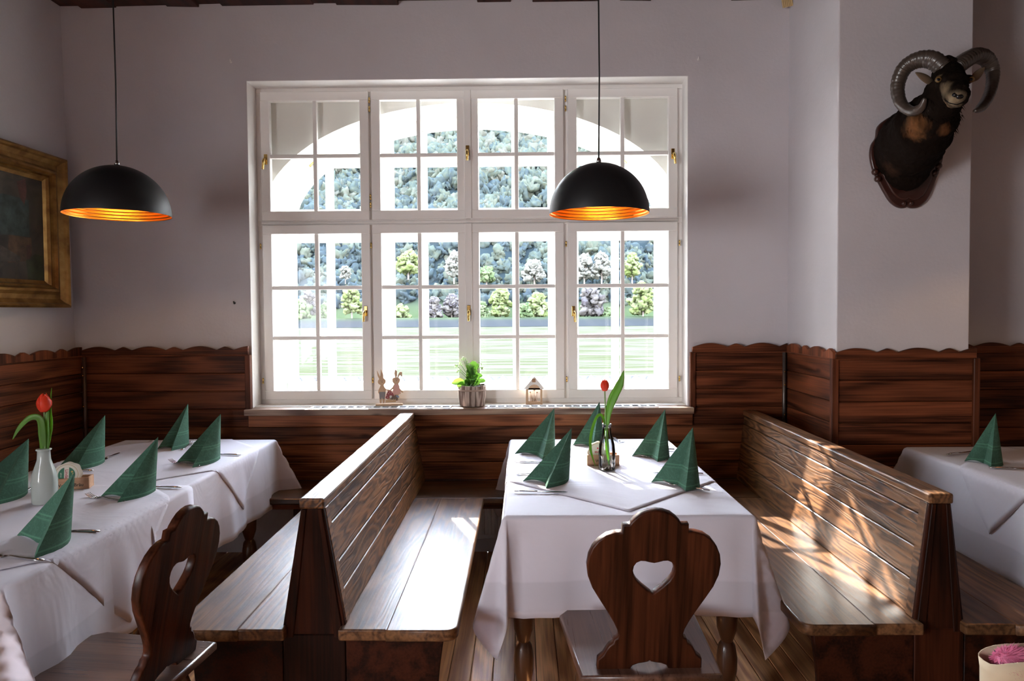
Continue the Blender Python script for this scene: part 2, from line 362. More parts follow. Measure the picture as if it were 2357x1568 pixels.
# a bundle of split reeds showing at the broken corner of the ceiling
re_ = empty('trim_9', (XP - .02, YW - .05, ZC - .02), label='pale split reeds showing at the ceiling corner by the pier', kind='structure')
M_REED = mat('reed', (0.5, 0.36, 0.18), 0.7)
for k in range(6):
    a = onY(1798 + k * 4, 4, 4.12); c = onY(1804 + k * 4, 18 - k, 4.15)
    MB().tube([a + Vector((0, 0, .05)), c], 0.006, 6).build('reed', M_REED, re_)
keep(re_)

# ------------------------------------------------------------------ window
def rect_ring(mb, x0, x1, z0, z1, w, y0, y1, wb=None):
    wb = wb or w
    mb.box(x0, x1, y0, y1, z0, z0 + wb).box(x0, x1, y0, y1, z1 - w, z1).box(x0, x0 + w, y0, y1, z0 + wb, z1 - w).box(x1 - w, x1, y0, y1, z0 + wb, z1 - w)

YF = 4.33
win = empty('window_1', (-0.33, YF, 0.9), label='large white double window of eight casements with glazing bars', kind='structure')
fr = MB()
rect_ring(fr, OX0, OX1, 0.905, OZ1, 0.034, YF + 0.012, YF + 0.09)
fr.box(OX0, OX1, YF + 0.008, YF + 0.09, 2.046, 2.082)
for a, c in ((-.957, -.934), (-.345, -.317), (.268, .303)): fr.box(a, c, YF + 0.014, YF + 0.09, .93, 2.9)
fr.build('window_frame', M_WHITE, win, bevel=0.003)
MB().tube([(OX0 + .03, YF + .006, 2.064), (OX1 - .03, YF + .006, 2.064)], 0.011, 10).build('transom_bead', M_WHITE, win, smooth=True)
cols = [(-1.636, -.953), (-.938, -.341), (-.320, .272), (.299, .985)]
rows = [(0.941, 2.049), (2.080, 2.884)]
hinge_me = MB().lathe([(0.0055, -.016), (0.0055, -.001), (0.0042, -.001), (0.0042, .001), (0.0055, .001), (0.0055, .016), (0.003, .02)], n=10)
def brass_handle(parent, x, z, y, lean):
    h = MB().box(x - .011, x + .011, y - .006, y, z - .03, z + .035).build('handle', M_BRASS, parent, bevel=0.004, seg=2)
    hh = MB().tube([(x, y - .004, z), (x, y - .03, z), (x + lean * .004, y - .034, z - .012), (x + lean * .008, y - .034, z - .065)], [.007, .007, .008, .0075], 8)
    hh.build('grip', M_BRASS, h, smooth=True)
for ri, (z0, z1) in enumerate(rows):
    for ci, (x0, x1) in enumerate(cols):
        cz = (z0 + z1) / 2
        cas = MB(); rect_ring(cas, x0, x1, z0, z1, 0.056, YF - 0.012, YF + 0.03)
        ce_ = cas.build('casement', M_WHITE, win, bevel=0.0025)
        gx0, gx1, gz0, gz1 = x0 + .056, x1 - .056, z0 + .056, z1 - .056
        mx = (gx0 + gx1) / 2
        MB().box(mx - .0125, mx + .0125, YF - .006, YF + .022, gz0, gz1).build('glazing_bar', M_WHITE, ce_, bevel=0.003)
        nr = 3 if ri == 0 else 2
        zs = [gz0 + (gz1 - gz0) * k / nr for k in range(nr + 1)]
        if ri == 0: zs = [gz0, 1.333, 1.652, gz1]
        for q in zs[1:-1]: MB().box(gx0, gx1, YF - .005, YF + .021, q - .0125, q + .0125).build('glazing_bar', M_WHITE, ce_, bevel=0.003)
        for a, c in ((gx0, mx), (mx, gx1)):
            for q in range(nr): MB().box(a, c, YF + .007, YF + .010, zs[q], zs[q + 1]).build('pane', M_PANE, ce_)
# meeting stile cover and hinges, handles
for z0, z1 in rows: MB().box(-.352, -.308, YF - .024, YF - .01, z0, z1).build('cover_strip', M_WHITE, win, bevel=0.004, seg=2)
for x, zz in ((-1.648, (1.06, 1.915)), (-.946, (1.06, 1.915)), (.286, (1.06, 1.915)), (.998, (1.06, 1.915)), (-.946, (2.77, 2.825, 2.17, 2.22)), (.286, (2.76, 2.82))):
    for z in zz:
        o = hinge_me.build('hinge', M_BRASS, win, smooth=True); o.location = (x, YF - .012, z)
for x, z, ln in ((-1.605, 2.46, -1), (.956, 2.47, 1), (-.33, 2.50, 0), (-.33, 1.50, 0), (-.985, 1.50, -1), (.33, 1.49, 1)):
    brass_handle(win, x, z, YF - .012 - (.012 if abs(x + .33) < .01 else 0), ln)
keep(win)

# the stone arch and the outer window behind
ACX, AA, AB, ASP = -0.322, 1.344, 0.723, 2.105
def arch_pts(a, b, n=40, cz=ASP, z0=None):
    p = [(ACX + a * math.cos(PI * k / n), cz + b * math.sin(PI * k / n)) for k in range(n + 1)]
    return p
Y1, Y2, YG = 4.40, 4.80, 4.70
aw = MB()
ap = arch_pts(AA, AB)
ring = [(ACX + AA, 0.86)] + ap + [(ACX - AA, 0.86)]
outer = []
for (x, z) in ring:
    if z <= ASP + 1e-6: outer.append((2.0 if x > ACX else -2.6, z))
    else:
        # push to a far box
        dx, dz = x - ACX, z - ASP; s = min(2.3 / max(abs(dx), 1e-6), 1.4 / max(dz, 1e-6)); outer.append((ACX + dx * s, ASP + dz * s))
n0 = len(ring)
vs = [(x, Y1, z) for x, z in ring] + [(x, Y1, z) for x, z in outer] + [(x, Y2, z) for x, z in ring] + [(x, Y2, z) for x, z in outer]
fs = []
for i in range(n0 - 1):
    fs.append((i, i + 1, n0 + i + 1, n0 + i)); fs.append((2*n0 + i, 3*n0 + i, 3*n0 + i + 1, 2*n0 + i + 1))
    fs.append((i, 2*n0 + i, 2*n0 + i + 1, i + 1))
aw.add(vs, fs)
aw.box(-2.6, 2.0, Y1, Y2, 0.3, 0.93)
aw.box(-2.6, -1.9, Y1, Y2, 0.3, 3.5).box(1.2, 2.0, Y1, Y2, 0.3, 3.5)
aw.box(-2.7, 2.1, YW + .19, Y2, 3.3, 3.6)
M_NICHE = mat('niche_paint', (0.96, 0.95, 0.90), 0.6)
tag(aw.build('wall_outer', M_NICHE), 'pale outer wall with an arched opening behind the casements', kind='structure')
ow = empty('window_2', (ACX, YG, 0.95), label='white arched outer window seen through the inner casements', kind='structure')
fa = MB()
def arc_ring(mb, a0, b0, a1, b1, y0, y1, z0):
    P = [(ACX + a0, z0)] + arch_pts(a0, b0) + [(ACX - a0, z0)]; Q = [(ACX + a1, z0)] + arch_pts(a1, b1) + [(ACX - a1, z0)]
    n = len(P); vs = [(x, y0, z) for x, z in P] + [(x, y0, z) for x, z in Q] + [(x, y1, z) for x, z in P] + [(x, y1, z) for x, z in Q]; fs = []
    for i in range(n - 1):
        fs += [(i, i+1, n+i+1, n+i), (2*n+i, 3*n+i, 3*n+i+1, 2*n+i+1), (n+i, n+i+1, 3*n+i+1, 3*n+i), (i, 2*n+i, 2*n+i+1, i+1)]
    mb.add(vs, fs)
fr2 = MB(); arc_ring(fr2, AA + .01, AB + .01, 1.25, .655, YG, YG + .09, 1.005); fr2.build('arch_frame', M_WHITE2, ow)
fa.box(ACX - 1.3, ACX + 1.3, YG, YG + .09, .93, 1.009)
fa.box(ACX - 1.3, ACX + 1.3, YG - .004, YG + .09, 1.982, 2.203)
def oxp(px): return (px - 1199) / 334.3
for a, c in ((835, 905), (1063, 1103), (1262, 1331)): fa.box(oxp(a), oxp(c), YG - .002, YG + .088, .95, ASP + AB * math.sqrt(max(0, 1 - ((oxp((a + c) / 2) - ACX) / AA) ** 2)) - .02)
fa.build('window_frame', M_WHITE2, ow, bevel=0.004)
ob = MB()
for a, c in ((750, 766), (964, 984), (1179, 1195), (1408, 1424)):
    xm = oxp((a + c) / 2); top = ASP + .65 * math.sqrt(max(0, 1 - ((xm - ACX) / 1.25) ** 2))
    MB().box(oxp(a), oxp(c), YG + .01, YG + .06, 1.0, 1.99).build('glazing_bar', M_WHITE2, ow, bevel=.003)
    MB().box(oxp(a), oxp(c), YG + .01, YG + .06, 2.20, top if 900 < a < 1300 else 2.53).build('glazing_bar', M_WHITE2, ow, bevel=.003)
MB().box(oxp(735), oxp(1435), YG + .008, YG + .062, 2.496, 2.568).build('glazing_bar', M_WHITE2, ow, bevel=.003)
for x0, x1, z0, z1 in ((oxp(675), oxp(835), 1.009, 1.982), (oxp(905), oxp(1063), 1.009, 1.982), (oxp(1103), oxp(1262), 1.009, 1.982), (oxp(1331), oxp(1492), 1.009, 1.982)):
    MB().box(x0, x1, YG + .03, YG + .034, z0, z1).build('pane', M_PANE, ow)
P = arch_pts(1.25, .655); P = [p for p in P if p[1] > 2.2]
gp = MB(); c0 = (ACX, YG + .032, 2.2)
gp.add([(x, YG + .032, z) for x, z in P] + [(P[-1][0], YG + .032, 2.2), (P[0][0], YG + .032, 2.2)], [tuple(range(len(P) + 2))])
gp.build('pane', M_PANE, ow)
for px_, py_, dx in ((713, 383, -1), (1442, 376, 1)):
    p = onY(px_, py_, YG - .01); MB().tube([p, p + Vector((dx * -.035, -.01, .035 if dx < 0 else .035)) * 1], .007, 8).build('handle', M_BRASS, ow, smooth=True)
for px_, py_ in ((651, 580), (1513, 570)):
    p = onY(px_, py_, YG - .01); MB().lathe([(.006, -.02), (.006, .02)], p, 8).build('hinge', M_WHITE2, ow)
keep(ow)

# window board with two air grilles
sb = empty('trim_7', (-.33, 4.22, .9), label='pale window board over the panelling with two metal air grilles', kind='structure')
M_SILL = mat('sill_white', (0.80, 0.76, 0.72), 0.35)
MB().box(OX0 - .02, OX1 + .02, YF - .10, YF + .05, .872, .910).build('sill_board', M_SILL, sb, bevel=0.008, seg=3)
MB().box(OX0 - .02, OX1 + .02, YB - .045, YF - .10, .868, .906).build('sill_shelf', wood('sill_shelf_wood', (.12, .06, .04), (.42, .30, .22), 'X', .4, 1, .2), sb, bevel=0.003)
for ga, gb in ((712, 1036), (1121, 1522)):
    xa, xb = onZ(ga, 941, .908).x, onZ(gb, 941, .908).x
    y0, y1 = YB - .025, YF - .11
    g = MB(); rect = MB()
    g.box(xa, xb, y0, y0 + .012, .906, .911).box(xa, xb, y1 - .012, y1, .906, .911)
    nb = int((xb - xa) / .052); 
    for k in range(nb + 1):
        q = xa + (xb - xa - .011) * k / nb; g.box(q, q + .011, y0 + .012, y1 - .012, .906, .911)
    go = g.build('air_grille', M_ALU, sb)
    MB().box(xa + .002, xb - .002, y0 + .004, y1 - .004, .9062, .9075).build('grille_shade_sheet', M_DARK, go)  # dark sheet painted as the shade below the grille bars
keep(sb)

# ------------------------------------------------------------------ panelling: every board is a part
LEV = [0.46, 0.571, 0.682, 0.793, 0.904, 1.015, 1.126, 1.237]
def scallop(x0, x1, z0, period=0.315):
    """wavy top edge of the cornice board: a broad hump and a small pointed one, over and over"""
    top = []; s = x0; n = max(8, int((x1 - x0) / 0.011))
    for k in range(n + 1):
        q = x0 + (x1 - x0) * k / n; u = ((q - x0) / period) % 1.0
        if u < 0.68: h = 0.030 + 0.024 * math.sin(PI * u / 0.68)
        else:
            v = (u - 0.68) / 0.32; h = 0.030 + 0.022 * (1 - abs(2 * v - 1)) ** 0.8 if True else 0
        top.append((q, z0 + h))
    return [(x0, z0 - 0.004)] + [(x1, z0 - 0.004)] + list(reversed(top))
def panelling(name, label, origin, xdir, length, levels, m, cornice=True, post0=False, post1=False, th=0.018, out=None):
    """boards along xdir from origin, standing face outwards"""
    root = empty(name, origin, label=label, kind='structure')
    xd = Vector(xdir).normalized(); nrm = xd.cross(Vector((0, 0, 1)))   # away from the room is -nrm
    M4 = frame_mat(origin, xd, (0, 0, 1))    # local x along, local y up, local z = towards the room
    loc = Matrix.Translation(-Vector(origin)) @ M4
    def put(mb, nm, bv=0.0025, mm=m):
        # local (x along, y towards the room, z up)
        for i, v in enumerate(mb.v): mb.v[i] = tuple(xd * v[0] + nrm * v[1] + Vector((0, 0, v[2])))
        # flipped handedness is harmless for closed boxes
        return mb.build(nm, mm, root, bevel=bv)
    for i in range(len(levels) - 1):
        put(MB().box(0, length, -th, random.uniform(-.0012, .0012), levels[i] + .0012, levels[i + 1] - .0016), 'plank', .004)
    put(MB().box(0, length, -th - .012, -th + .002, levels[0], levels[-1]), 'batten_backing', 0)
    if cornice:
        me = shape([scallop(0, length, levels[-1])], .02, .002)
        o = link('cornice_board', me, m, root); o.matrix_local = Matrix((tuple(xd) + (0,), (0, 0, 1, 0), tuple(nrm) + (0,), (0, 0, 0, 1))).transposed() @ Matrix.Translation((0, 0, -.004))
        put(MB().box(0, length, -.006, .010, levels[-1] - .006, levels[-1] + .003), 'cornice_bead', .003)
    for flag, q in ((post0, 0), (post1, length)):
        if flag: put(MB().box(q - .016, q + .016, -.02, .014, levels[0] if flag is True else flag, levels[-1] + .002), 'corner_post', .003, M_PANELZ if m is not None else m)
    return root
random.seed(11)
xl_end = onY(572, 900, YB).x; xr0 = onY(1594, 900, YB).x
panelling('trim_1', 'dark stained board panelling with scalloped top left of the window', (XL + .035, YB, 0), (1, 0, 0), xl_end - (XL + .035), LEV[3:], M_PANEL, post1=.87)
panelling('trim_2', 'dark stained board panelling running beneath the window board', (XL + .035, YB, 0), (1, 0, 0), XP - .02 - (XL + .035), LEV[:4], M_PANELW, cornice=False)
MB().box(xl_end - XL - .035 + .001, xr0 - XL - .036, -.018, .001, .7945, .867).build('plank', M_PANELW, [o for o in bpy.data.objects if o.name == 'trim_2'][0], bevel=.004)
panelling('trim_3', 'reddish brown board panelling with scalloped top right of the window', (xr0, YB, 0), (1, 0, 0), XP - .018 - xr0, LEV[3:], M_PANEL, post0=.87)
panelling('trim_4', 'narrow board panelling on the side of the pier', (XP - .02, YB, 0), (0, -1, 0), YB - YP + .015, LEV, M_PANELY, post1=True)
panelling('trim_5', 'dark board panelling with scalloped top under the ram head', (XP - .012, YP - .02, 0), (1, 0, 0), XP2 - XP + .035, LEV, M_PANEL, post1=True)
panelling('trim_6', 'dark board panelling on the recessed wall right of the pier', (XP2 + .02, YR - .03, 0), (1, 0, 0), XR - XP2 - .03, LEV, M_PANEL)
panelling('trim_10', 'very dark board panelling under the gilt framed painting', (XL + .04, 1.2, 0), (0, 1, 0), YB - 1.2, LEV, M_PANELY)
M_SCREW = mat('pipe_dark', (.12, .10, .09), .35, .6)
pp = empty('heating_pipe', (XL + .075, YB - .035, .46), label='thin dark pipe with bright clips in the left panelling corner', cat='pipe')
MB().lathe([(.011, .46), (.011, 1.23)], (XL + .075, YB - .03, 0), 10).build('pipe', mat('pipe_brown', (.05, .025, .018), .4), pp, smooth=True)
for z in (.93, 1.12, 1.17): MB().sphere((XL + .075, YB - .045, z), .006, 8, 6).build('clip', M_BRASS, pp, smooth=True)
keep(pp)
pp = empty('heating_pipe', (XP - .05, YB - .03, .8), label='thin dark pipe with brass screws beside the pier', cat='pipe')
MB().lathe([(.010, .62), (.010, 1.235)], (XP - .045, YB - .028, 0), 10).build('pipe', M_SCREW, pp, smooth=True)
for z in (.86, 1.04, 1.12): MB().sphere((XP - .047, YB - .042, z), .005, 8, 6).build('screw', M_BRASS, pp, smooth=True)
keep(pp)

# ------------------------------------------------------------------ wall bench, radiator
wbn = empty('wall_bench', (-.3, 3.95, 0), label='long dark wooden bench seat fixed along the window wall', cat='bench')
MB().box(XL + .03, 1.5, 3.75, YB - .002, SEATZ - .035, SEATZ).build('seat', M_SEATX, wbn, bevel=.008, seg=3)
MB().box(XL + .03, 1.5, 3.80, 3.83, SEATZ - .075, SEATZ - .035).build('front_rail', M_PANEL, wbn, bevel=.003)
for x in (-2.3, -1.3): MB().box(x, x + .04, 3.82, YB, 0, SEATZ - .035).build('support', M_PANELZ, wbn, bevel=.003)
keep(wbn)
rad = empty('radiator', (.0, 4.1, .1), label='white ribbed radiator under the wall bench', cat='radiator')
M_RAD = mat('radiator_white', (.6, .58, .6), .5)
MB().box(-.62, 1.2, 4.08, 4.13, .12, .42).build('body', M_RAD, rad, bevel=.006, seg=2)
g = MB()
for k in range(44): g.box(-.60 + k * .041, -.575 + k * .041, 4.066, 4.082, .15, .40)
g.build('fins', M_RAD, rad, bevel=.004)
keep(rad)

# ------------------------------------------------------------------ double benches
def double_bench(label, cx, y0, halfcap, halfseat, lev, w_l, w_r, capz=.885):
    root = empty('double_bench', (cx, y0, 0), label=label, cat='bench', group='back-to-back benches between the tables')
    y1 = YB - .004
    zt = capz - .035
    def hw(z): return halfseat + (halfcap - .008 - halfseat) * (z - SEATZ) / (zt - SEATZ)
    for s in (-1, 1):
        for i in range(len(lev) - 1):
            a, b_ = lev[i] + .001, lev[i + 1] - .0035
            xa, xb = cx + s * hw(a), cx + s * hw(b_); th = s * -.022
            p = [(xa, y0 + .05, a), (xa + th, y0 + .05, a), (xa + th, y1, a), (xa, y1, a), (xb, y0 + .05, b_), (xb + th, y0 + .05, b_), (xb + th, y1, b_), (xb, y1, b_)]
            MB().hexa(p).build('back_board', M_BENCH, root, bevel=.003)
        # slanted stile beside the end panel
        a, b_ = lev[0], zt
        for yy in (y0 + .012,):
            p = [(cx + s * (hw(a) + .006), yy, a), (cx + s * (hw(a) - .02), yy, a), (cx + s * (hw(a) - .02), yy + .04, a), (cx + s * (hw(a) + .006), yy + .04, a),
                 (cx + s * (hw(b_) + .006), yy, b_), (cx + s * (hw(b_) - .02), yy, b_), (cx + s * (hw(b_) - .02), yy + .04, b_), (cx + s * (hw(b_) + .006), yy + .04, b_)]
            MB().hexa(p).build('stile', M_BENCH, root, bevel=.003)
    MB().box(cx - halfcap, cx + halfcap, y0 - .008, y1, zt, capz).build('cap_rail', M_BENCH, root, bevel=.007, seg=2)
    # front end: core panel with two slanted mouldings
    e = [(cx - hw(SEATZ - .06) - .004, SEATZ - .06), (cx + hw(SEATZ - .06) + .004, SEATZ - .06), (cx + hw(zt) + .004, zt), (cx - hw(zt) - .004, zt)]
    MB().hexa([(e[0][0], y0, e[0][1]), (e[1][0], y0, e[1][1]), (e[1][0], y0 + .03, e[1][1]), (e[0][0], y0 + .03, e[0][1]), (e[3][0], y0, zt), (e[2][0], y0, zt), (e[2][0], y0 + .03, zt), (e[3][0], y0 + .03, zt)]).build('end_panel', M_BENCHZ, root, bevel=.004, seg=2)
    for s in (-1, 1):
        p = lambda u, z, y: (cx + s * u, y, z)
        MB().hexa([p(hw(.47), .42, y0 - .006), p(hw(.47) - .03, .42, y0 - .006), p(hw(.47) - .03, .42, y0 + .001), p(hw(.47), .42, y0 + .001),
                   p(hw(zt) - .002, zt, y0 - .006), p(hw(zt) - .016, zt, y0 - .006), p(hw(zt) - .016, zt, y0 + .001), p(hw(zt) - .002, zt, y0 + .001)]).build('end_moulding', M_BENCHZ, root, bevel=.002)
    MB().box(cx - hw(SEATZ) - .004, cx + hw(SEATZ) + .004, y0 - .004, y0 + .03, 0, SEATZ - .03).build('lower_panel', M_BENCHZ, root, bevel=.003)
    for s, wd in ((-1, w_l), (1, w_r)):
        if not wd: continue
        xi, xo = cx + s * (hw(SEATZ) - .012), cx + s * (hw(SEATZ) - .012 + wd)
        xm = xi + (xo - xi) * .42; ys = y0 - .035
        x0, x1 = min(xi, xm), max(xi, xm)
        MB().box(x0, x1 - .0012, ys if True else 0, 3.749, SEATZ - .038, SEATZ).build('seat_board', M_SEAT, root, bevel=.006, seg=2)
        x0, x1 = min(xm, xo), max(xm, xo)
        # outer board with a rounded front corner
        r = .035; pts = []
        if s > 0:
            pts = [(x0 + .0012, 3.749), (x0 + .0012, ys)] + [(x1 - r + r * math.sin(k * PI / 12), ys + r - r * math.cos(k * PI / 12)) for k in range(7)] + [(x1, 3.749)]
        else:
            pts = [(x1 - .0012, 3.749), (x1 - .0012, ys)] + [(x0 + r - r * math.sin(k * PI / 12), ys + r - r * math.cos(k * PI / 12)) for k in range(7)] + [(x0, 3.749)]
        me = shape([pts], .038, .006, 2); o = link('seat_board', me, M_SEAT, root); o.matrix_local = Matrix.Translation((0, 0, SEATZ - .019))
        # end leg board under the seat, with a curved outer edge
        xe = cx + s * (hw(SEATZ) + .008); xf = xo - s * .045
        cur = [(xe, 0), (xe, SEATZ - .04), (xf, SEATZ - .04)] + [(xf - s * .022 * math.sin(PI * k / 8), (SEATZ - .05) * (1 - k / 8)) for k in range(1, 8)] + [(xf, 0)]
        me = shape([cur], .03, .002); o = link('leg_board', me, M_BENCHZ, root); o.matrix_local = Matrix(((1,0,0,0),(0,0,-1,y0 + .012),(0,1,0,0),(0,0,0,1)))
    keep(root); return root
random.seed(21)
y0L = 2.225
double_bench('brown double bench on the left with window glare along its cap', -.694, y0L, .042, .1, [.46, .56, .655, .787, .85], .375, .385)
double_bench('worn double bench on the right with sunlit grain on its back', 1.385, 2.262, .040, .078, [.46, .578, .69, .80, .85], .395, .40)

# ------------------------------------------------------------------ tables, cloths
TZ = 0.757      # top of the cloth
TOP = 0.763     # where things stand
HANG = 0.37
def turned_leg(x, y, s=1.0):
    prof = [(.026, 0), (.034, .01), (.036, .05), (.028, .075), (.022, .085), (.030, .10), (.037, .14), (.038, .19), (.031, .235), (.021, .25), (.024, .258), (.037, .30), (.040, .36), (.036, .415), (.024, .435), (.028, .445), (.040, .47), (.042, .53), (.038, .58), (.028, .60)]
    return MB().lathe(prof, (x, y, 0), 20).box(x - .038, x + .038, y - .038, y + .038, .60, .715)
def table(label, x0, x1, y0, y1, group):
    t = empty('dining_table', ((x0 + x1) / 2, (y0 + y1) / 2, 0), label=label, cat='table', group=group)
    MB().box(x0 + .004, x1 - .004, y0 + .004, y1 - .004, .72, .75).build('tabletop', M_CHAIRS, t, bevel=.004)
    ap = MB(); i = .06
    ye = y1 if y1 < 3.6 else 3.79
    ap.box(x0 + i, x1 - i, y0 + i, y0 + i + .022, .63, .72).box(x0 + i, x1 - i, ye - i - .022, ye - i, .63, .72).box(x0 + i, x0 + i + .022, y0 + i, y1 - i, .63, .72).box(x1 - i - .022, x1 - i, y0 + i, y1 - i, .63, .72)
    ap.build('apron', M_CHAIRS, t)
    ry = y1 - .09 if y1 < 3.6 else 3.70     # the far legs stand just before the wall bench
    for a in (x0 + .055, x1 - .055):
        for c in (y0 + .09, ry): turned_leg(a, c).build('leg', M_LEG, t, smooth=True)
    for o in bpy.data.objects:
        if o.parent == t and o.name.startswith('leg'):
            md = o.modifiers.new('edge', 'EDGE_SPLIT'); md.split_angle = math.radians(35)
    keep(t); return t

RND = .016
def fall(e):
    a = min(e / RND, PI / 2); return RND * math.sin(a), -(RND * (1 - math.cos(a)) + max(0, e - RND * PI / 2))
def skirt_out(e, s, ph, amp):
    h, z = fall(e)
    f = max(0, e - .02) / .35
    return h + f * (.018 + amp * math.sin(s * 2 * PI / .41 + ph) + .5 * amp * math.sin(s * 2 * PI / .173 + 2 * ph)), z
def draped(x0, x1, y0, y1, u, v, ph=0., amp=.014, ear=.11, lift=0, earx=1.0, eary=1.0):
    """where the point (u, v) of a flat cloth lands on the table x0..x1, y0..y1"""
    ex = x0 - u if u < x0 else (u - x1 if u > x1 else 0); sx_ = -1 if u < x0 else 1
    ey = y0 - v if v < y0 else (v - y1 if v > y1 else 0); sy_ = -1 if v < y0 else 1
    if not ex and not ey: return Vector((u, v, TZ + lift))
    if ex and not ey:
        o, z = skirt_out(ex, v, ph, amp * min(1, min(v - y0, y1 - v) / .1 + .0)); return Vector(((x0 if sx_ < 0 else x1) + sx_ * (o + lift), v, TZ + z + lift * .3))
    if ey and not ex:
        o, z = skirt_out(ey, u, ph + 1, amp * min(1, min(u - x0, x1 - u) / .1)); return Vector((u, (y0 if sy_ < 0 else y1) + sy_ * (o + lift), TZ + z + lift * .3))
    r = math.hypot(ex, ey); th = math.degrees(math.atan2(ey, ex))
    o, z = skirt_out(r, 0, ph, 0)
    # the spare square of cloth hangs from the corner as two loose folds with its point straight below
    if th < 45: q = th / 22.5; psi = 22.5 * math.sin(PI / 2 * min(q, 2 - q)) * earx; d = Vector((sx_ * .96, sy_ * .28, 0))
    else: q = (th - 45) / 22.5; psi = 22.5 * math.sin(PI / 2 * min(q, 2 - q)) * eary; d = Vector((-sx_ * .25, sy_ * .97, 0))
    psi = math.radians(psi); w = th / 90.0
    hx = o * min(1, (1 - w) * 2 if w > .5 else 1); hy = o * min(1, w * 2 if w < .5 else 1)
    cx_, cy_ = (x0 if sx_ < 0 else x1), (y0 if sy_ < 0 else y1)
    return Vector((cx_ + sx_ * (hx + lift), cy_ + sy_ * (hy + lift), TZ + z * math.cos(psi))) + d * (-z) * math.sin(psi)
def axis_samples(a, b, hang_a, hang_b, step=.028):
    inn = list(np.linspace(a, b, max(3, int((b - a) / .05))))
    def edge(h): return [k for k in (.005, .01, .015, .02, .026)] + list(np.linspace(.026, h, max(2, int((h - .026) / step)))[1:]) if h > 0 else []
    return [a - e for e in reversed(edge(hang_a))] + inn + [b + e for e in edge(hang_b)]
def tablecloth(name, label, x0, x1, y0, y1, ha, ph=0., ear=.11, group=None, amp=.014, earx=1., eary=1., lift=0):
    hx0, hx1, hy0, hy1 = ha
    us = axis_samples(x0, x1, hx0, hx1); vs_ = axis_samples(y0, y1, hy0, hy1)
    c = ((x0 + x1) / 2, (y0 + y1) / 2, 0)
    V = [draped(x0, x1, y0, y1, u, v, ph, amp, ear, lift, earx, eary) - Vector(c) for v in vs_ for u in us]
    nu = len(us); Fc = [(j*nu+i, j*nu+i+1, (j+1)*nu+i+1, (j+1)*nu+i) for j in range(len(vs_) - 1) for i in range(nu - 1)]
    mb = MB(); mb.v = [tuple(p) for p in V]; mb.f = Fc
    o = mb.build('tablecloth', M_CLOTH, None, smooth=True, solid=.0016); o.location = c
    tag(o, label, 'tablecloth', group); return o
def overlay(label, x0, x1, y0, y1, cx, cy, hd, ph=0., amp=.014, group='small overlay cloths turned on the square'):
    n = 44; V = []
    for j in range(n + 1):
        for i in range(n + 1):
            a, b_ = -1 + 2 * i / n, -1 + 2 * j / n
            u, v = cx + (a + b_) * hd / 2, cy + (a - b_) * hd / 2
            p = draped(x0, x1, y0, y1, u, v, ph, amp, .05, .0035); p.z += 0.0004
            V.append(p - Vector((cx, cy, 0)))
    mb = MB(); mb.v = [tuple(p) for p in V]; mb.f = [(j*(n+1)+i, j*(n+1)+i+1, (j+1)*(n+1)+i+1, (j+1)*(n+1)+i) for j in range(n) for i in range(n)]
    o = mb.build('overlay_cloth', M_OVER, None, smooth=True, solid=.0016); o.location = (cx, cy, 0); tag(o, label, 'tablecloth', group); return o

G_T = 'turned-leg dining tables under white cloths'
CT = (-.054, .822, 2.455, 3.90)
table('dark turned-leg table in the middle under a white cloth', *CT, G_T)
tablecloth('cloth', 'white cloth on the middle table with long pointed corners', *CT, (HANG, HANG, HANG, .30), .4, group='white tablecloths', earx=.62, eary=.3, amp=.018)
overlay('white square overlay on the middle table between the benches', *CT, .392, 3.185, .70, .4)
LT = (-2.31, -1.45, 2.56, 3.93)
table('dark turned-leg table in the left corner below the window', *LT, G_T)
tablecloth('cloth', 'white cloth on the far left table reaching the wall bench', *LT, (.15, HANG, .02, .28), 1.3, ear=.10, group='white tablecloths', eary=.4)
LT2 = (-2.29, -1.42, 1.82, 2.54)
table('dark turned-leg table at the near left beside the heart chair', *LT2, G_T)
LT2c = (-2.29, -1.43, 1.82, 2.88)
tablecloth('cloth', 'white cloth on the near left table lapping over the farther one', *LT2c, (.15, HANG + .02, HANG, .0), 2.1, ear=.08, group='white tablecloths', lift=.003)
overlay('white square overlay on the far left table, corner hanging by the bench', *LT, -1.88, 3.42, .70, 1.3)
ov = overlay('white square overlay on the near left table, corner hanging behind the chair', *LT2c, -1.86, 2.35, .79, 2.1)
ov.location.z += .004
RT = (1.945, 2.80, 2.05, 3.44)
table('dark table on the right behind the sunlit bench', *RT, G_T).scale.z = .797 / .757
tablecloth('cloth', 'bluish white shaded cloth on the right table behind the bench', *RT, (HANG, HANG, HANG, .05), .9, group='white tablecloths').scale.z = .797 / .757
rov = overlay('shaded square overlay on the right table with a corner pointing down', *RT, 2.372, 2.80, .655, .9); rov.scale.z = .797 / .757

# ------------------------------------------------------------------ chairs with heart cut-outs
def half(pts): return [((x - 1409) / 2634.0, (1360 - y) / 2634.0) for x, y in pts]
R_ = half([(1409, 40), (1460, 46), (1510, 64), (1550, 96), (1580, 130), (1592, 152), (1640, 152), (1643, 212), (1700, 214), (1760, 232), (1815, 272), (1855, 325), (1882, 390), (1893, 465), (1884, 550), (1850, 645), (1790, 750), (1725, 860), (1682, 940), (1655, 1000), (1643, 1050), (1652, 1085), (1674, 1096), (1682, 1130), (1712, 1150), (1735, 1185), (1756, 1232), (1796, 1268), (1800, 1360),
           (1563, 1360), (1562, 1335), (1545, 1308), (1500, 1288), (1450, 1280), (1425, 1274), (1409, 1260)])
back_outline = R_ + [(-x, y) for x, y in reversed(R_[1:-1])]
Hh = half([(1409, 440), (1440, 434), (1475, 424), (1510, 422), (1545, 438), (1566, 470), (1573, 512), (1562, 560), (1535, 606), (1490, 652), (1445, 690), (1409, 722)])
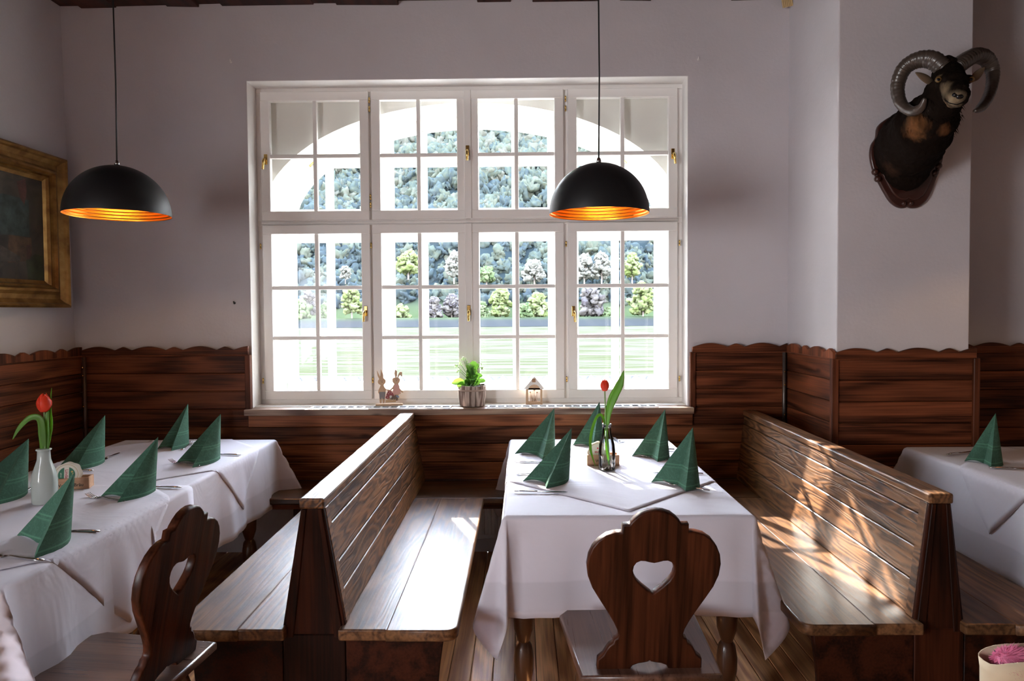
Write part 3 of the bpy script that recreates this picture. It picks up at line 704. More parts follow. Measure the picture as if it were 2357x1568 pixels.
heart = Hh + [(-x, y) for x, y in reversed(Hh[1:-1])]
def make_chair(label):
    t = empty('heart_chair', (0, 0, 0), label=label, cat='chair', group='carved wooden chairs with heart cut-outs')
    me = shape([back_outline, heart], .026, .004, 1)
    lean = math.radians(11)
    o = link('backrest', me, M_CHAIR, t)
    # material grain runs with local Y of the outline, so turn the mesh data itself
    me.transform(Matrix.Rotation(PI / 2, 4, 'X'))      # outline upright in XZ
    o.matrix_local = Matrix.Translation((0, .02, SEATZ - .005)) @ Matrix.Rotation(lean, 4, 'X')
    seat = [(-.196, -.025), (.196, -.025), (.224, .36), (.20, .395), (-.20, .395), (-.224, .36)]
    me = shape([seat], .028, .007, 2); link('seat', me, M_CHAIRS, t).matrix_local = Matrix.Translation((0, 0, SEATZ - .014))
    MB().box(-.15, .15, .05, .09, SEATZ - .05, SEATZ - .028).build('seat_batten', M_CHAIR, t); MB().box(-.15, .15, .28, .32, SEATZ - .05, SEATZ - .028).build('seat_batten', M_CHAIR, t)
    for sx_, sy_ in ((-1, 0), (1, 0), (-1, 1), (1, 1)):
        a = Vector((sx_ * .13, .06 if not sy_ else .31, SEATZ - .03)); c = Vector((sx_ * .19, -.03 if not sy_ else .39, 0))
        pts = [a.lerp(c, k / 8) for k in range(9)]; MB().tube(pts, [.017, .020, .024, .026, .026, .024, .021, .018, .015], 10).build('leg', M_LEG, t, smooth=True)
    return t
ch = make_chair('carved chair with a heart hole pushed to the middle table'); ch.location = (.365, 1.945, 0); ch.rotation_euler = (0, 0, math.radians(1.5))
c2 = copy_tree(ch); c2['label'] = 'carved chair with a heart hole turned sideways at the left table'
c2.location = (-1.022, 1.915, 0); c2.rotation_euler = (0, 0, math.radians(84))

# ------------------------------------------------------------------ napkins
def napkin(apex, L, Fp, R, label, Rz=TOP):
    L, Fp, R = onZ(*L, Rz), onZ(*Fp, Rz), onZ(*R, Rz)
    A = onY(*apex, R.y - .01)
    base = R.copy()
    w1, w2 = L - R, Fp - R
    # clamp a wing that perspective made too long
    if w2.length > .2: w2 = w2.normalized() * .2
    d1, d2 = w1.normalized(), w2.normalized()
    V = R + (w1 * .36 + w2 * .34)
    def wing_pts(w, d, side, n=9, bulge=.022):
        nn = Vector((-d.y, d.x, 0)) * side
        return [R + w * (k / n) + nn * bulge * math.sin(PI * min(1, (k / n) * 1.0)) for k in range(n + 1)]
    cr = d1.x * d2.y - d1.y * d2.x; s = 1 if cr > 0 else -1
    out1 = wing_pts(w1, d1, -s, bulge=.026); out2 = wing_pts(w2, d2, s, bulge=.03)
    inner1 = []; inner2 = []
    for k in range(1, 8):
        q = out1[-1].lerp(V, k / 8); f = math.sin(PI * k / 8)
        inner1.append(Vector((q.x, q.y, Rz)) + Vector((0, 0, .010 * f)))
        q = V.lerp(out2[-1], k / 8); inner2.append(q + Vector((0, 0, .004 * f)))
    ringp = out1 + inner1 + [V] + inner2 + list(reversed(out2))[:-1]
    top = A
    vs = [p - base for p in ringp]; n = len(vs); K = 8; allv = []
    for j in range(K):
        t_ = j / K
        for i, p in enumerate(vs):
            q = p.lerp(top - base, t_)
            allv.append(q)
    allv.append(top - base)
    fs = []
    for j in range(K - 1):
        for i in range(n): fs.append((j*n+i, j*n+(i+1) % n, (j+1)*n+(i+1) % n, (j+1)*n+i))
    for i in range(n): fs.append(((K-1)*n+i, (K-1)*n+(i+1) % n, K*n))
    mb = MB(); mb.v = [tuple(v) for v in allv]; mb.f = fs
    o = mb.build('napkin', M_NAP, None, smooth=True, solid=.0012); o.location = base
    md = o.modifiers.new('edge', 'EDGE_SPLIT'); md.split_angle = math.radians(50)
    # pale inner layer seen under the lifted edge
    arc = MB(); va = []
    for k in range(9):
        q = out1[-1].lerp(V, k / 8); f = math.sin(PI * k / 8); nn = (R + (w1 * .5) - q) * .12
        va.append(q + Vector((0, 0, .009 * f)) - base + Vector((0, .004, 0))); va.append(q + nn + Vector((0, .010 * f, 0)) - base)
    arc.v = [tuple(v) for v in va]; arc.f = [(2*k, 2*k+1, 2*k+3, 2*k+2) for k in range(8)]
    c_ = arc.build('inner_fold', M_NAPIN, o, smooth=True); tag(c_, 'pale inside of the folded napkin')
    tag(o, label, 'napkin', 'green cone-folded napkins'); return o
napkin((66, 1010), (-62, 1118), (-14, 1166), (64, 1136), 'green folded napkin cut off by the left photo edge, beside the milky vase')
napkin((242, 956), (138, 1072), (172, 1084), (241, 1063), 'green folded napkin behind the milky vase, against the dark wall')
napkin((364, 1006), (231, 1144), (269, 1159), (358, 1131), 'green folded napkin on the left table behind the fork, above the chair top')
napkin((172, 1087), (38, 1234), (56, 1302), (163, 1238), 'largest green napkin, in front of the milky vase')
napkin((433, 929), (362, 1034), (389, 1040), (435, 1021), 'farthest green napkin on the left table, nearest the corner bench')
napkin((508, 953), (405, 1066), (441, 1077), (507, 1056), 'green folded napkin at the right edge of the left table nearest the window')
napkin((1276, 940), (1185, 1045), (1242, 1063), (1275, 1040), 'green napkin at the far left place of the middle table')
napkin((1316, 986), (1204, 1108), (1246, 1129), (1310, 1101), 'green napkin at the near left place of the middle table by the long knife')
napkin((1380, 925), (1318, 1026), (1364, 1034), (1388, 1019), 'green napkin behind the clear vase at the head of the middle table')
napkin((1531, 942), (1455, 1050), (1513, 1063), (1537, 1047), 'green napkin at the far right place of the middle table')
napkin((1595, 984), (1499, 1110), (1578, 1131), (1606, 1111), 'green napkin at the near right place of the middle table')
napkin((2292, 951), (2220, 1062), (2281, 1077), (2298, 1062), 'green napkin alone on the shaded right table', .803)

# ------------------------------------------------------------------ cutlery
def make_knife():
    t = empty('table_knife', (0, 0, 0))
    MB().tube([(0, 0, .004), (.03, 0, .005), (.07, 0, .0045), (.095, 0, .004)], [.006, .0085, .0075, .005], 8, flat=.42).build('handle', M_STEEL, t, smooth=True)
    me = shape([[(.09, -.004), (.12, -.0075), (.17, -.009), (.205, -.006), (.215, .002), (.20, .006), (.15, .007), (.09, .004)]], .0018, .0005); link('blade', me, M_STEEL, t).matrix_local = Matrix.Translation((0, 0, .003))
    return t
def make_fork():
    t = empty('table_fork', (0, 0, 0))
    MB().tube([(0, 0, .003), (.03, 0, .004), (.08, 0, .006), (.12, 0, .010), (.138, 0, .008)], [.0055, .0085, .0055, .0035, .005], 8, flat=.35).build('handle', M_STEEL, t, smooth=True)
    h = MB()
    h.tube([(.135, 0, .008), (.145, 0, .0045), (.158, 0, .003), (.165, 0, .004)], [.004, .011, .0125, .012], 10, flat=.14).build('neck', M_STEEL, t, smooth=True)
    for k in range(4):
        y = (k - 1.5) * .0066
        MB().tube([(.160, y, .0035), (.178, y, .006), (.196, y, .013), (.203, y, .018)], [.0019, .0018, .0014, .0008], 6).build('tine', M_STEEL, t, smooth=True)
    return t
K0, F0 = make_knife(), make_fork()
used = {'k': False, 'f': False}
def cutlery(kind, a, b_, label, group, full=None, z=TOP, from_far=False):
    """a = pixel of the handle end, b_ = a pixel the piece points to"""
    A, B = onZ(*a, z), onZ(*b_, z); d = B - A; ang = math.atan2(d.y, d.x)
    src = K0 if kind == 'k' else F0
    o = src if not used[kind] else copy_tree(src); used[kind] = True
    L = .215 if kind == 'k' else .204
    o.location = (A if not from_far else B - d.normalized() * L) ; o.location.z = z; o.rotation_euler = (0, 0, ang)
    tag(o, label, 'knife' if kind == 'k' else 'fork', group); return o
GK, GF = 'dinner knives', 'dinner forks'
cutlery('k', (1184, 1132), (1338, 1135), 'long dinner knife lying across the near left of the middle table', GK)
cutlery('k', (1184, 1064), (1260, 1066), 'dinner knife before the far left napkin of the middle table', GK)
cutlery('f', (1189, 1093), (1260, 1092), 'fork half hidden behind the near left napkin, middle table', GF)
cutlery('f', (1664, 1136), (1527, 1113), 'fork before the near right napkin of the middle table', GF, from_far=True)
cutlery('k', (1618, 1092), (1492, 1089), 'dinner knife between the two right napkins of the middle table', GK)
cutlery('f', (1560, 1064), (1470, 1049), 'fork before the far right napkin of the middle table', GF, from_far=True)
cutlery('k', (1552, 1036), (1436, 1034), 'dinner knife behind the far right napkin of the middle table', GK)
cutlery('f', (1414, 1010), (1434, 1024), 'small looking fork at the head of the middle table, tines forward', GF, from_far=True)
cutlery('f', (345, 1163), (201, 1145), 'fork left of the chair top, tines pointing to the milky vase', GF, from_far=True)
cutlery('k', (417, 1124), (300, 1120), 'dinner knife right of the napkin above the sideways chair', GK)
cutlery('k', (229, 1226), (100, 1222), 'dinner knife right of the largest green napkin', GK)
cutlery('f', (100, 1292), (-30, 1282), 'fork at the bottom left under the largest green napkin', GF)
cutlery('f', (502, 1079), (391, 1065), 'fork before the napkin nearest the window on the left table', GF, from_far=True)
cutlery('k', (553, 1049), (440, 1044), 'dinner knife at the right edge of the far left table', GK)
cutlery('k', (214, 1085), (130, 1083), 'dinner knife between milky vase and the napkin behind it', GK)
cutlery('f', (274, 1044), (215, 1070), 'fork handle showing right of the napkin behind the milky vase', GF)
cutlery('f', (80, 1122), (20, 1150), 'fork handle between the milky vase and the cut-off napkin', GF)
cutlery('f', (395, 1050), (446, 1020), 'fork tips showing beside the farthest napkin on the left table', GF, from_far=True)
cutlery('k', (2180, 1048), (2250, 1039), 'dinner knife left of the napkin on the right table', GK, z=.804)
cutlery('k', (2277, 1078), (2357, 1080), 'dinner knife in front of the napkin on the right table', GK, z=.804)

# ------------------------------------------------------------------ vases with tulips
def bottle_profile(h, r, rn):
    return [(r * .9, 0), (r, .006), (r * 1.0, h * .12), (r * 1.02, h * .38), (r * .93, h * .55), (r * .72, h * .68), (rn * 1.05, h * .80), (rn, h * .88), (rn * .98, h * .965), (rn * 1.18, h * .972), (rn * 1.2, h * .99), (rn * 1.05, h)]
M_MILK = mat('milky_glass', (.62, .70, .66), .12, **{'Transmission Weight': .25, 'Subsurface Weight': .0})
M_CLEAR = glass('bottle_glass', 1.3, (.91, .93, .93))
M_GREEN = mat('tulip_leaf', (.11, .25, .035), .45); n_, l_, b_ = nodes(M_GREEN)
trn = N(n_, 'ShaderNodeBsdfTranslucent'); trn.inputs[0].default_value = (.28, .50, .05, 1); mxs = N(n_, 'ShaderNodeMixShader'); mxs.inputs[0].default_value = .45
l_.new(b_.outputs[0], mxs.inputs[1]); l_.new(trn.outputs[0], mxs.inputs[2]); l_.new(mxs.outputs[0], n_['Material Output'].inputs[0])
M_STEM = mat('tulip_stem', (.22, .34, .12), .5)
M_TULIP = mat('tulip_petal', (.80, .06, .02), .45); n_, l_, b_ = nodes(M_TULIP)
trn = N(n_, 'ShaderNodeBsdfTranslucent'); trn.inputs[0].default_value = (1, .16, .05, 1); mxs = N(n_, 'ShaderNodeMixShader'); mxs.inputs[0].default_value = .35
l_.new(b_.outputs[0], mxs.inputs[1]); l_.new(trn.outputs[0], mxs.inputs[2]); l_.new(mxs.outputs[0], n_['Material Output'].inputs[0])
def leaf(pts, widths, face=(0, -1, .2), curl=.25):
    """ribbon leaf through pts, folded along its midrib"""
    pts = [Vector(p) for p in pts]; mb = MB(); v = []
    # smooth resample
    P = []; Wd = []; n = len(pts)
    for i in range(n - 1):
        p0, p1, p2, p3 = pts[max(i-1, 0)], pts[i], pts[i+1], pts[min(i+2, n-1)]
        for k in range(5):
            t_ = k / 5; P.append(.5 * ((2*p1) + (p2-p0)*t_ + (2*p0-5*p1+4*p2-p3)*t_*t_ + (3*p1-p0-3*p2+p3)*t_**3)); Wd.append(widths[i] * (1 - t_) + widths[i+1] * t_)
    P.append(pts[-1]); Wd.append(widths[-1]); fv = Vector(face).normalized()
    for i, p in enumerate(P):
        t_ = (P[min(i+1, len(P)-1)] - P[max(i-1, 0)]).normalized(); sd_ = t_.cross(fv).normalized(); up = sd_.cross(t_)
        for q in (-1, -.5, 0, .5, 1): v.append(p + sd_ * q * Wd[i] - fv * (-abs(q) * curl * Wd[i]))
    mb.v = [tuple(x) for x in v]; mb.f = [(i*5+k, i*5+k+1, (i+1)*5+k+1, (i+1)*5+k) for i in range(len(P)-1) for k in range(4)]
    return mb
def tulip_flower(c, r, h, tilt=0):
    out = []
    for ring, (n, rr) in enumerate(((3, .82), (3, 1.0))):
        for k in range(n):
            a0 = 2 * PI * k / n + ring * PI / 3 + .4; mb = MB(); v = []; M_, N_ = 8, 6
            for i in range(M_ + 1):
                t_ = i / M_; rad = r * rr * (math.sin(PI * min(.97, .12 + t_ * .78)) ** .7) * (1.0 if t_ < .6 else 1 - (t_ - .6) * .55); half_w = 1.15 * (1 - max(0, (t_ - .45) / .55) ** 2.0)
                for j in range(N_ + 1):
                    a = a0 + (j / N_ * 2 - 1) * half_w; v.append((c[0] + rad * math.cos(a) + tilt * t_ * h, c[1] + rad * math.sin(a), c[2] + t_ * h * (1.0 - .04 * ring)))
            mb.v = v; mb.f = [(i*(N_+1)+j, i*(N_+1)+j+1, (i+1)*(N_+1)+j+1, (i+1)*(N_+1)+j) for i in range(M_) for j in range(N_)]
            out.append(mb)
    return out
def tulip(label, flower, stem_px, leaves, Y, r, h):
    root = empty('tulip', onY(*stem_px[-1], Y), label=label, cat='flower', group='single red tulips')
    c = onY(*flower, Y)
    MB().tube([onY(*p, Y) for p in stem_px] , [.0032] * len(stem_px), 8).build('stem', M_STEM, root, smooth=True)
    for mb in tulip_flower(c, r, h): mb.build('petal', M_TULIP, root, smooth=True, solid=.0006)
    for pts, wd, dy, fc in leaves: leaf([onY(p[0], p[1], Y + dy * k) for k, p in enumerate(pts)], wd, fc).build('leaf', M_GREEN, root, smooth=True, solid=.0005)
    keep(root); return root
bl = onZ(104, 1158, TOP)
v1 = MB().lathe(bottle_profile(.213, .044, .0225), (0, 0, 0), 32, cap=True).build('vase', M_MILK, None, smooth=True); v1.location = bl
tag(v1, 'milky white glass bottle vase on the left table', 'vase')
tulip('red tulip with one drooping leaf in the milky vase', (102, 948), [(102, 948), (103, 990), (105, 1040), (106, 1060)],
      [([(100, 1046), (98, 1000), (92, 965), (70, 962), (45, 985), (29, 1012)], [.009, .014, .012, .011, .008, .001], -.006, (.2, -1, .3)),
       ([(108, 1046), (116, 1005), (120, 975), (117, 940), (119, 893)], [.008, .010, .011, .009, .001], .004, (-.5, -1, 0)),
       ([(106, 1046), (107, 1000), (110, 945)], [.010, .015, .004], .0, (0, -1, 0))], bl.y, .026, .072)
bc = onZ(1397, 1081, TOP)
v2 = MB().lathe(bottle_profile(.213, .037, .0185), (0, 0, 0), 32, cap=False).build('vase', M_CLEAR, None, smooth=True, solid=.002); v2.location = bc
tag(v2, 'clear glass bottle vase on the middle table', 'vase')
MB().lathe([(.0, .001), (.034, .001), (.034, .004), (0, .004)], (0, 0, 0), 24, cap=False).build('base', M_CLEAR, v2)
tulip('red tulip with a tall bright leaf in the clear vase', (1392, 900), [(1392, 900), (1393, 930), (1394, 975), (1398, 1020), (1404, 1060)],
      [([(1396, 985), (1400, 950), (1412, 915), (1427, 885), (1436, 853)], [.010, .016, .021, .018, .001], .003, (-.35, -1, .1)),
       ([(1394, 985), (1385, 957), (1372, 962), (1360, 1000), (1359, 1035), (1370, 1073)], [.006, .007, .007, .008, .007, .001], -.009, (.6, -1, .3)),
       ([(1402, 1072), (1397, 1030), (1394, 985)], [.003, .010, .008], 0, (.3, -1, 0))], bc.y, .020, .056)

# ------------------------------------------------------------------ beer mat holders
M_BOX = wood('holder_wood', (.50, .27, .15), (.66, .40, .25), 'X', .5, 1.2, .1, knots=False, contrast=.6)
M_MAT = mat('mat_card', (.82, .76, .66), .8); M_MATRED = mat('print_red', (.50, .03, .06), .7); M_MATGRN = mat('print_green', (.05, .20, .12), .7); M_INK = mat('print_black', (.03, .025, .02), .7); M_MATGOLD = mat('print_gold', (.55, .38, .12), .6); M_MATCREAM = mat('print_cream', (.86, .82, .72), .8)
def text(body, size, m, parent, mtx, shear=0.0):
    cu = bpy.data.curves.new('lettering', 'FONT'); cu.body = body; cu.size = size; cu.align_x = 'CENTER'; cu.align_y = 'CENTER'; cu.extrude = .0002; cu.offset = size * .012
    o = bpy.data.objects.new('lettering', cu); C.objects.link(o); dg = bpy.context.evaluated_depsgraph_get(); dg.update()
    me = bpy.data.meshes.new_from_object(o.evaluated_get(dg)); bpy.data.objects.remove(o); bpy.data.curves.remove(cu)
    q = link('lettering', me, m, parent); q.matrix_local = mtx; return q
def holder(label, c, rz, word, wordx, matx, matz, side, red):
    root = empty('coaster_holder', c, rz, label=label, cat='holder', group='wooden beer mat holders')
    L, D, Hh_, t = .152, .062, .050, .007
    MB().box(-L/2, L/2, -D/2, -D/2 + t, 0, Hh_).build('front_board', M_BOX, root, bevel=.001)
    MB().box(-L/2, L/2, D/2 - t, D/2, 0, Hh_).build('rear_board', M_BOX, root, bevel=.001)
    for s in (-1, 1): MB().box(s * L/2 - (t if s > 0 else 0), s * L/2 + (0 if s > 0 else t), -D/2 + t, D/2 - t, 0, Hh_).build('side_board', M_BOX, root, bevel=.001)
    MB().box(-L/2, L/2, -D/2, D/2, 0, .005).build('bottom_board', M_BOX, root)
    up = Matrix(((1,0,0,0),(0,0,-1,0),(0,1,0,0),(0,0,0,1)))
    text(word, .019, M_INK, root, Matrix.Translation((wordx, -D/2 - .0003, Hh_ * .42)) @ up)
    for k in range(5):
        r = .049; pts = [(r * (1 + .035 * math.cos(8 * a)) * math.cos(a), r * (1 + .035 * math.cos(8 * a)) * math.sin(a)) for a in [2 * PI * i / 72 for i in range(72)]]
        me = shape([pts], .0014); o = link('beer_mat', me, M_MAT, None)
        tag(o, 'scalloped card beer mat, %s, standing in the %s wooden holder' % (['front one with the print', 'second in the stack', 'third in the stack', 'fourth in the stack', 'rearmost in the stack'][k], side), 'beer mat', 'beer mats in the %s holder' % side)
        o.matrix_world = Matrix.Translation(c) @ Matrix.Rotation(rz, 4, 'Z') @ Matrix.Translation((matx + k * .001, -.012 + k * .005, matz)) @ Matrix.Rotation(math.radians(-8), 4, 'X') @ up
        if k == 0:
            def flat(pts, m, z, nm='print'): 
                q = link(nm, shape([pts], .0003), m, o); q.matrix_local = Matrix.Translation((0, 0, z)); return q
            circ = lambda r_, n_=40, sx_=1, cx_=0: [(cx_ + sx_ * r_ * math.cos(2*PI*i/n_), r_ * math.sin(2*PI*i/n_)) for i in range(n_)]
            flat(circ(.043), M_MATGOLD, .0008, 'ring_print'); flat(circ(.0415), M_MATCREAM, .0010, 'ground_print')
            if red:
                flat(circ(.032, 40, 1.0, 0), M_MATGRN, .0012, 'green_print'); flat([(-.009, -.036), (.009, -.036), (.009, .036), (-.009, .036)], M_MATCREAM, .0014, 'banner_print')
                text('Lindau', .017, M_MATRED, o, Matrix.Translation((0, 0, .0018)) @ Matrix.Rotation(-PI/2, 4, 'Z'))
                text('gebraut', .006, M_MATCREAM, o, Matrix.Translation((-.02, 0, .0018)) @ Matrix.Rotation(-PI/2, 4, 'Z'))
                for (qx, qy) in ((.020, .012), (.024, .002), (.018, -.008)): flat([(qx + .004*math.cos(2*PI*i/10), qy + .004*math.sin(2*PI*i/10)) for i in range(10)], M_MATGOLD, .0016, 'blossom_print')
            else:
                text('BRÄU', .012, M_MATRED, o, Matrix.Translation((0, .002, .0016))); flat([(-.02, -.014), (.02, -.014), (.018, -.017), (-.018, -.017)], M_MATGOLD, .0014, 'line_print')
                for s_ in (-1, 1): flat([(s_*.0 + .004*math.cos(2*PI*i/12), .02*s_ + .004*math.sin(2*PI*i/12)) for i in range(12)], M_MATRED, .0014, 'seal_print')
    return root
ch_ = onZ(1389, 1072, TOP); ch_.y += .031
holder('wooden box of beer mats behind the clear vase', ch_, math.radians(-1), 'W e i ß e n', -.012 + .02, -.024, .058, 'middle', False)
cl_ = onZ(157, 1128, TOP); cl_.y += .02
holder('wooden box of beer mats beside the milky vase, gothic lettering on its front', cl_, math.radians(16), 'Weißen Bräu', .004, -.012, .062, 'left', True)

# ------------------------------------------------------------------ lamps
def lamp(label, x, y, zr, R=.231):
    root = empty('pendant_lamp', (x, y, zr), label=label, cat='lamp', group='black dome pendant lamps with gold inside')
    n = 26; prof = [(R * math.cos(a), R * 1.0 * math.sin(a)) for a in [PI / 2 * k / n for k in range(n)]] + [(.012, R)]
    MB().lathe([(R, -.004)] + prof, (x, y, zr), 64, cap=False).build('shade', M_BLACK, root, smooth=True)
    inn = []
    m_ = 200
    for k in range(m_):
        a = PI / 2 * k / m_; rr = (R - .005) * (1 + .010 * math.sin(k * 2 * PI / 9)); inn.append((rr * math.cos(a), (R - .006) * math.sin(a) * (rr / (R - .005))))
    inn[0] = (R - .001, -.004)
    MB().lathe(inn + [(.004, R - .008)], (x, y, zr), 64, cap=False).build('reflector', M_GOLD, root, smooth=True)
    MB().lathe([(.012, R), (.012, R + .012), (.008, R + .024), (.005, R + .026)], (x, y, zr), 16).build('cord_grip', M_STEEL, root, smooth=True)
    MB().tube([(x, y, zr + R + .02), (x + .004, y, zr + R + .4), (x - .002, y, ZC)], .0036, 8).build('cord', M_CORD, root, smooth=True)
    MB().lathe([(.018, R - .01), (.018, R - .07), (.012, R - .075)], (x, y, zr), 16).build('socket', M_BLACK, root, smooth=True)
    em = bpy.data.materials.get('bulb_glow')
    if not em:
        em = mat('bulb_glow', (1, .8, .5), .5); b = em.node_tree.nodes['Principled BSDF']; b.inputs['Emission Color'].default_value = (1, .62, .28, 1); b.inputs['Emission Strength'].default_value = 110
    MB().sphere((x, y, zr + R - .105), .032, 16, 12).build('bulb', em, root, smooth=True)
    keep(root); return root
pr_ = onY(1378.5, 491, 3.2); lamp('black dome lamp hanging over the middle table', pr_.x, 3.2, pr_.z)
pl_ = onY(272, 494, 3.25); lamp('black dome lamp hanging over the left table', pl_.x, 3.25, pl_.z)
lamp('black dome lamp over the right table outside the picture', 2.45, 2.75, 1.97)

# ------------------------------------------------------------------ painting
Xp = XL - .012
pa = onX(147, 366, Xp + .04); pb = onX(147, 708, Xp + .04)
y1, z1, z0 = pa.y, 2.415, 1.535; y0 = y1 - 1.22
pic = empty('framed_painting', (Xp, (y0 + y1) / 2, z0), label='dark old farmhouse painting in a wide gilt frame', cat='painting')
M_GILT = mat('gilt', (.42, .25, .07), .38, .75); n_, l_, b_ = nodes(M_GILT); tcg = N(n_, 'ShaderNodeTexCoord'); ng = N(n_, 'ShaderNodeTexNoise'); ng.inputs['Scale'].default_value = 14; ng.inputs['Detail'].default_value = 8; l_.new(tcg.outputs['Object'], ng.inputs['Vector'])
rg = ramp(n_, [(.35, (.20, .10, .03)), (.55, (.34, .19, .055)), (.75, (.45, .28, .09))]); l_.new(ng.outputs[0], rg.inputs[0]); l_.new(rg.outputs[0], b_.inputs['Base Color'])
prof = [(0, .0), (0, .060), (.010, .068), (.020, .060), (.026, .046), (.05, .030), (.075, .036), (.092, .056), (.105, .060), (.115, .046), (.118, .030), (.128, .034), (.136, .020), (.155, .012)]
def frame_side(p, q, inward):
    p, q, iw = Vector(p), Vector(q), Vector(inward); d = (q - p).normalized(); v = []
    for a, h in prof: v.append(p + iw * a + d * a + Vector((h, 0, 0)))
    for a, h in prof: v.append(q + iw * a - d * a + Vector((h, 0, 0)))
    k = len(prof); mb = MB(); mb.v = [tuple(x) for x in v]; mb.f = [(i, i+1, k+i+1, k+i) for i in range(k-1)]; return mb
cn = [(Xp, y0, z0), (Xp, y1, z0), (Xp, y1, z1), (Xp, y0, z1)]
for i, iw in enumerate(((0, 0, 1), (0, -1, 0), (0, 0, -1), (0, 1, 0))): frame_side(cn[i], cn[(i+1) % 4], iw).build('frame_side', M_GILT, pic)
M_CANV = mat('canvas_paint', (.05, .04, .03), .45); n_, l_, b_ = nodes(M_CANV); tcg = N(n_, 'ShaderNodeTexCoord'); ng = N(n_, 'ShaderNodeTexNoise'); ng.inputs['Scale'].default_value = 7; ng.inputs['Detail'].default_value = 10; ng.inputs['Distortion'].default_value = .8; l_.new(tcg.outputs['Object'], ng.inputs['Vector'])
rg = ramp(n_, [(.3, (.010, .007, .006)), (.5, (.034, .026, .017)), (.7, (.062, .052, .032))]); l_.new(ng.outputs[0], rg.inputs[0]); l_.new(rg.outputs[0], b_.inputs['Base Color'])
cv = MB().box(Xp + .003, Xp + .010, y0 + .13, y1 - .13, z0 + .13, z1 - .13).build('canvas', M_CANV, pic)
def paint(px_pts, col, nm, dx):
    mp_ = mat('paint_' + nm, col, .55); n_, l_, b_ = nodes(mp_); tcg = N(n_, 'ShaderNodeTexCoord'); ng = N(n_, 'ShaderNodeTexNoise'); ng.inputs['Scale'].default_value = 22; ng.inputs['Detail'].default_value = 8; l_.new(tcg.outputs['Object'], ng.inputs['Vector'])
    rg = ramp(n_, [(.3, [c * .2 for c in col]), (.7, [c * .75 for c in col])]); l_.new(ng.outputs[0], rg.inputs[0]); l_.new(rg.outputs[0], b_.inputs['Base Color'])
    v = [onX(a, c, Xp + .0104 + dx) for a, c in px_pts]; mb = MB(); mb.v = [tuple(p) for p in v]; mb.f = [tuple(range(len(v)))]; mb.build('painted_' + nm, mp_, cv)
paint([(-40, 470), (4, 445), (44, 455), (66, 462), (68, 545), (20, 540), (-40, 540)], (.06, .10, .085), 'cupboard', .0002)
paint([(20, 540), (72, 548), (74, 600), (18, 605)], (.16, .085, .035), 'bench', .0003)
paint([(38, 418), (58, 412), (62, 440), (56, 472), (46, 455)], (.16, .055, .04), 'hanging_cloth', .0005)
paint([(-60, 560), (0, 563), (48, 592), (46, 602), (8, 602), (-60, 585)], (.13, .11, .08), 'table', .0006)
paint([(36, 600), (44, 600), (40, 642), (34, 640)], (.09, .07, .045), 'table_leg', .0007)
paint([(2, 602), (9, 602), (4, 642), (-4, 640)], (.09, .07, .045), 'table_leg', .0007)
paint([(-40, 392), (96, 402), (98, 414), (-40, 410)], (.10, .08, .05), 'beam', .0004)
paint([(60, 600), (80, 585), (98, 590), (100, 650), (66, 655)], (.045, .06, .02), 'straw', .0004)
paint([(61, 565), (70, 563), (71, 596), (62, 598)], (.14, .05, .035), 'jug', .0008)
keep(pic)
for (p, c_) in (((1607, 137), 0), ((532, 143), 0), ((540, 698), 0)):
    q = onY(*p, YW); hk = empty('wall_hook', q, label={1607: 'small nail hook high on the wall right of the window', 532: 'small nail hook high on the wall left of the window', 540: 'dark nail in the wall above the left panelling'}[p[0]], cat='nail')
    MB().tube([q + Vector((0, .01, 0)), q + Vector((0, -.012, 0)), q + Vector((0, -.014, .012))], .0035, 6).build('shaft', M_REVEAL if p[0] != 540 else M_CORD, hk); MB().lathe([(.007, 0), (.007, .003)], (0, 0, 0), 8).build('rose', M_REVEAL if p[0] != 540 else M_CORD, hk, mat=Matrix.Translation(q) @ Matrix.Rotation(PI / 2, 4, 'X')); keep(hk)

# ------------------------------------------------------------------ mounted ram
M_PLAQ = mat('plaque_wood', (.045, .014, .010), .32, **{'Coat Weight': .3})
ram = empty('ram_trophy', onY(2085, 370, YP), label='mounted dark brown ram head with curled horns on a carved shield', cat='trophy')
def ipx(pts, n=6):
    P = [Vector(p) for p in pts]; out = []
    for i in range(len(P) - 1):
        p0, p1, p2, p3 = P[max(i-1, 0)], P[i], P[i+1], P[min(i+2, len(P)-1)]
        for k in range(n):
            t_ = k / n; out.append(.5 * ((2*p1) + (p2-p0)*t_ + (2*p0-5*p1+4*p2-p3)*t_*t_ + (3*p1-p0-3*p2+p3)*t_**3))
    out.append(P[-1]); return out
# shield traced in wall coordinates
sh = [(2084, 262), (2060, 268), (2040, 278), (2022, 294), (2018, 318), (2008, 335), (2005, 358), (2010, 385), (2018, 405), (2024, 418), (2036, 440), (2050, 462), (2066, 474), (2080, 476), (2088, 471), (2096, 476), (2112, 474), (2128, 460), (2140, 438), (2148, 416), (2156, 395), (2164, 370), (2166, 345), (2160, 325), (2150, 305), (2134, 280), (2108, 266)]
c0 = onY(2085, 370, YP - .012)
def wallpts(pts, s=1.0, cpx=(2085, 370)): return [((onY(cpx[0] + (a - cpx[0]) * s, cpx[1] + (b2 - cpx[1]) * s, YP - .012) - c0)) for a, b2 in pts]
up = Matrix(((1,0,0,0),(0,0,-1,0),(0,1,0,0),(0,0,0,1)))
sp_ = ipx([(a, b2, 0) for a, b2 in sh] + [(sh[0][0], sh[0][1], 0)], 4)[:-1]
me = shape([[(v.x, v.z) for v in wallpts([(p.x, p.y) for p in sp_])]], .024, .008, 3); link('shield', me, M_PLAQ, ram, smooth=False, mat=Matrix.Translation(c0) @ up)
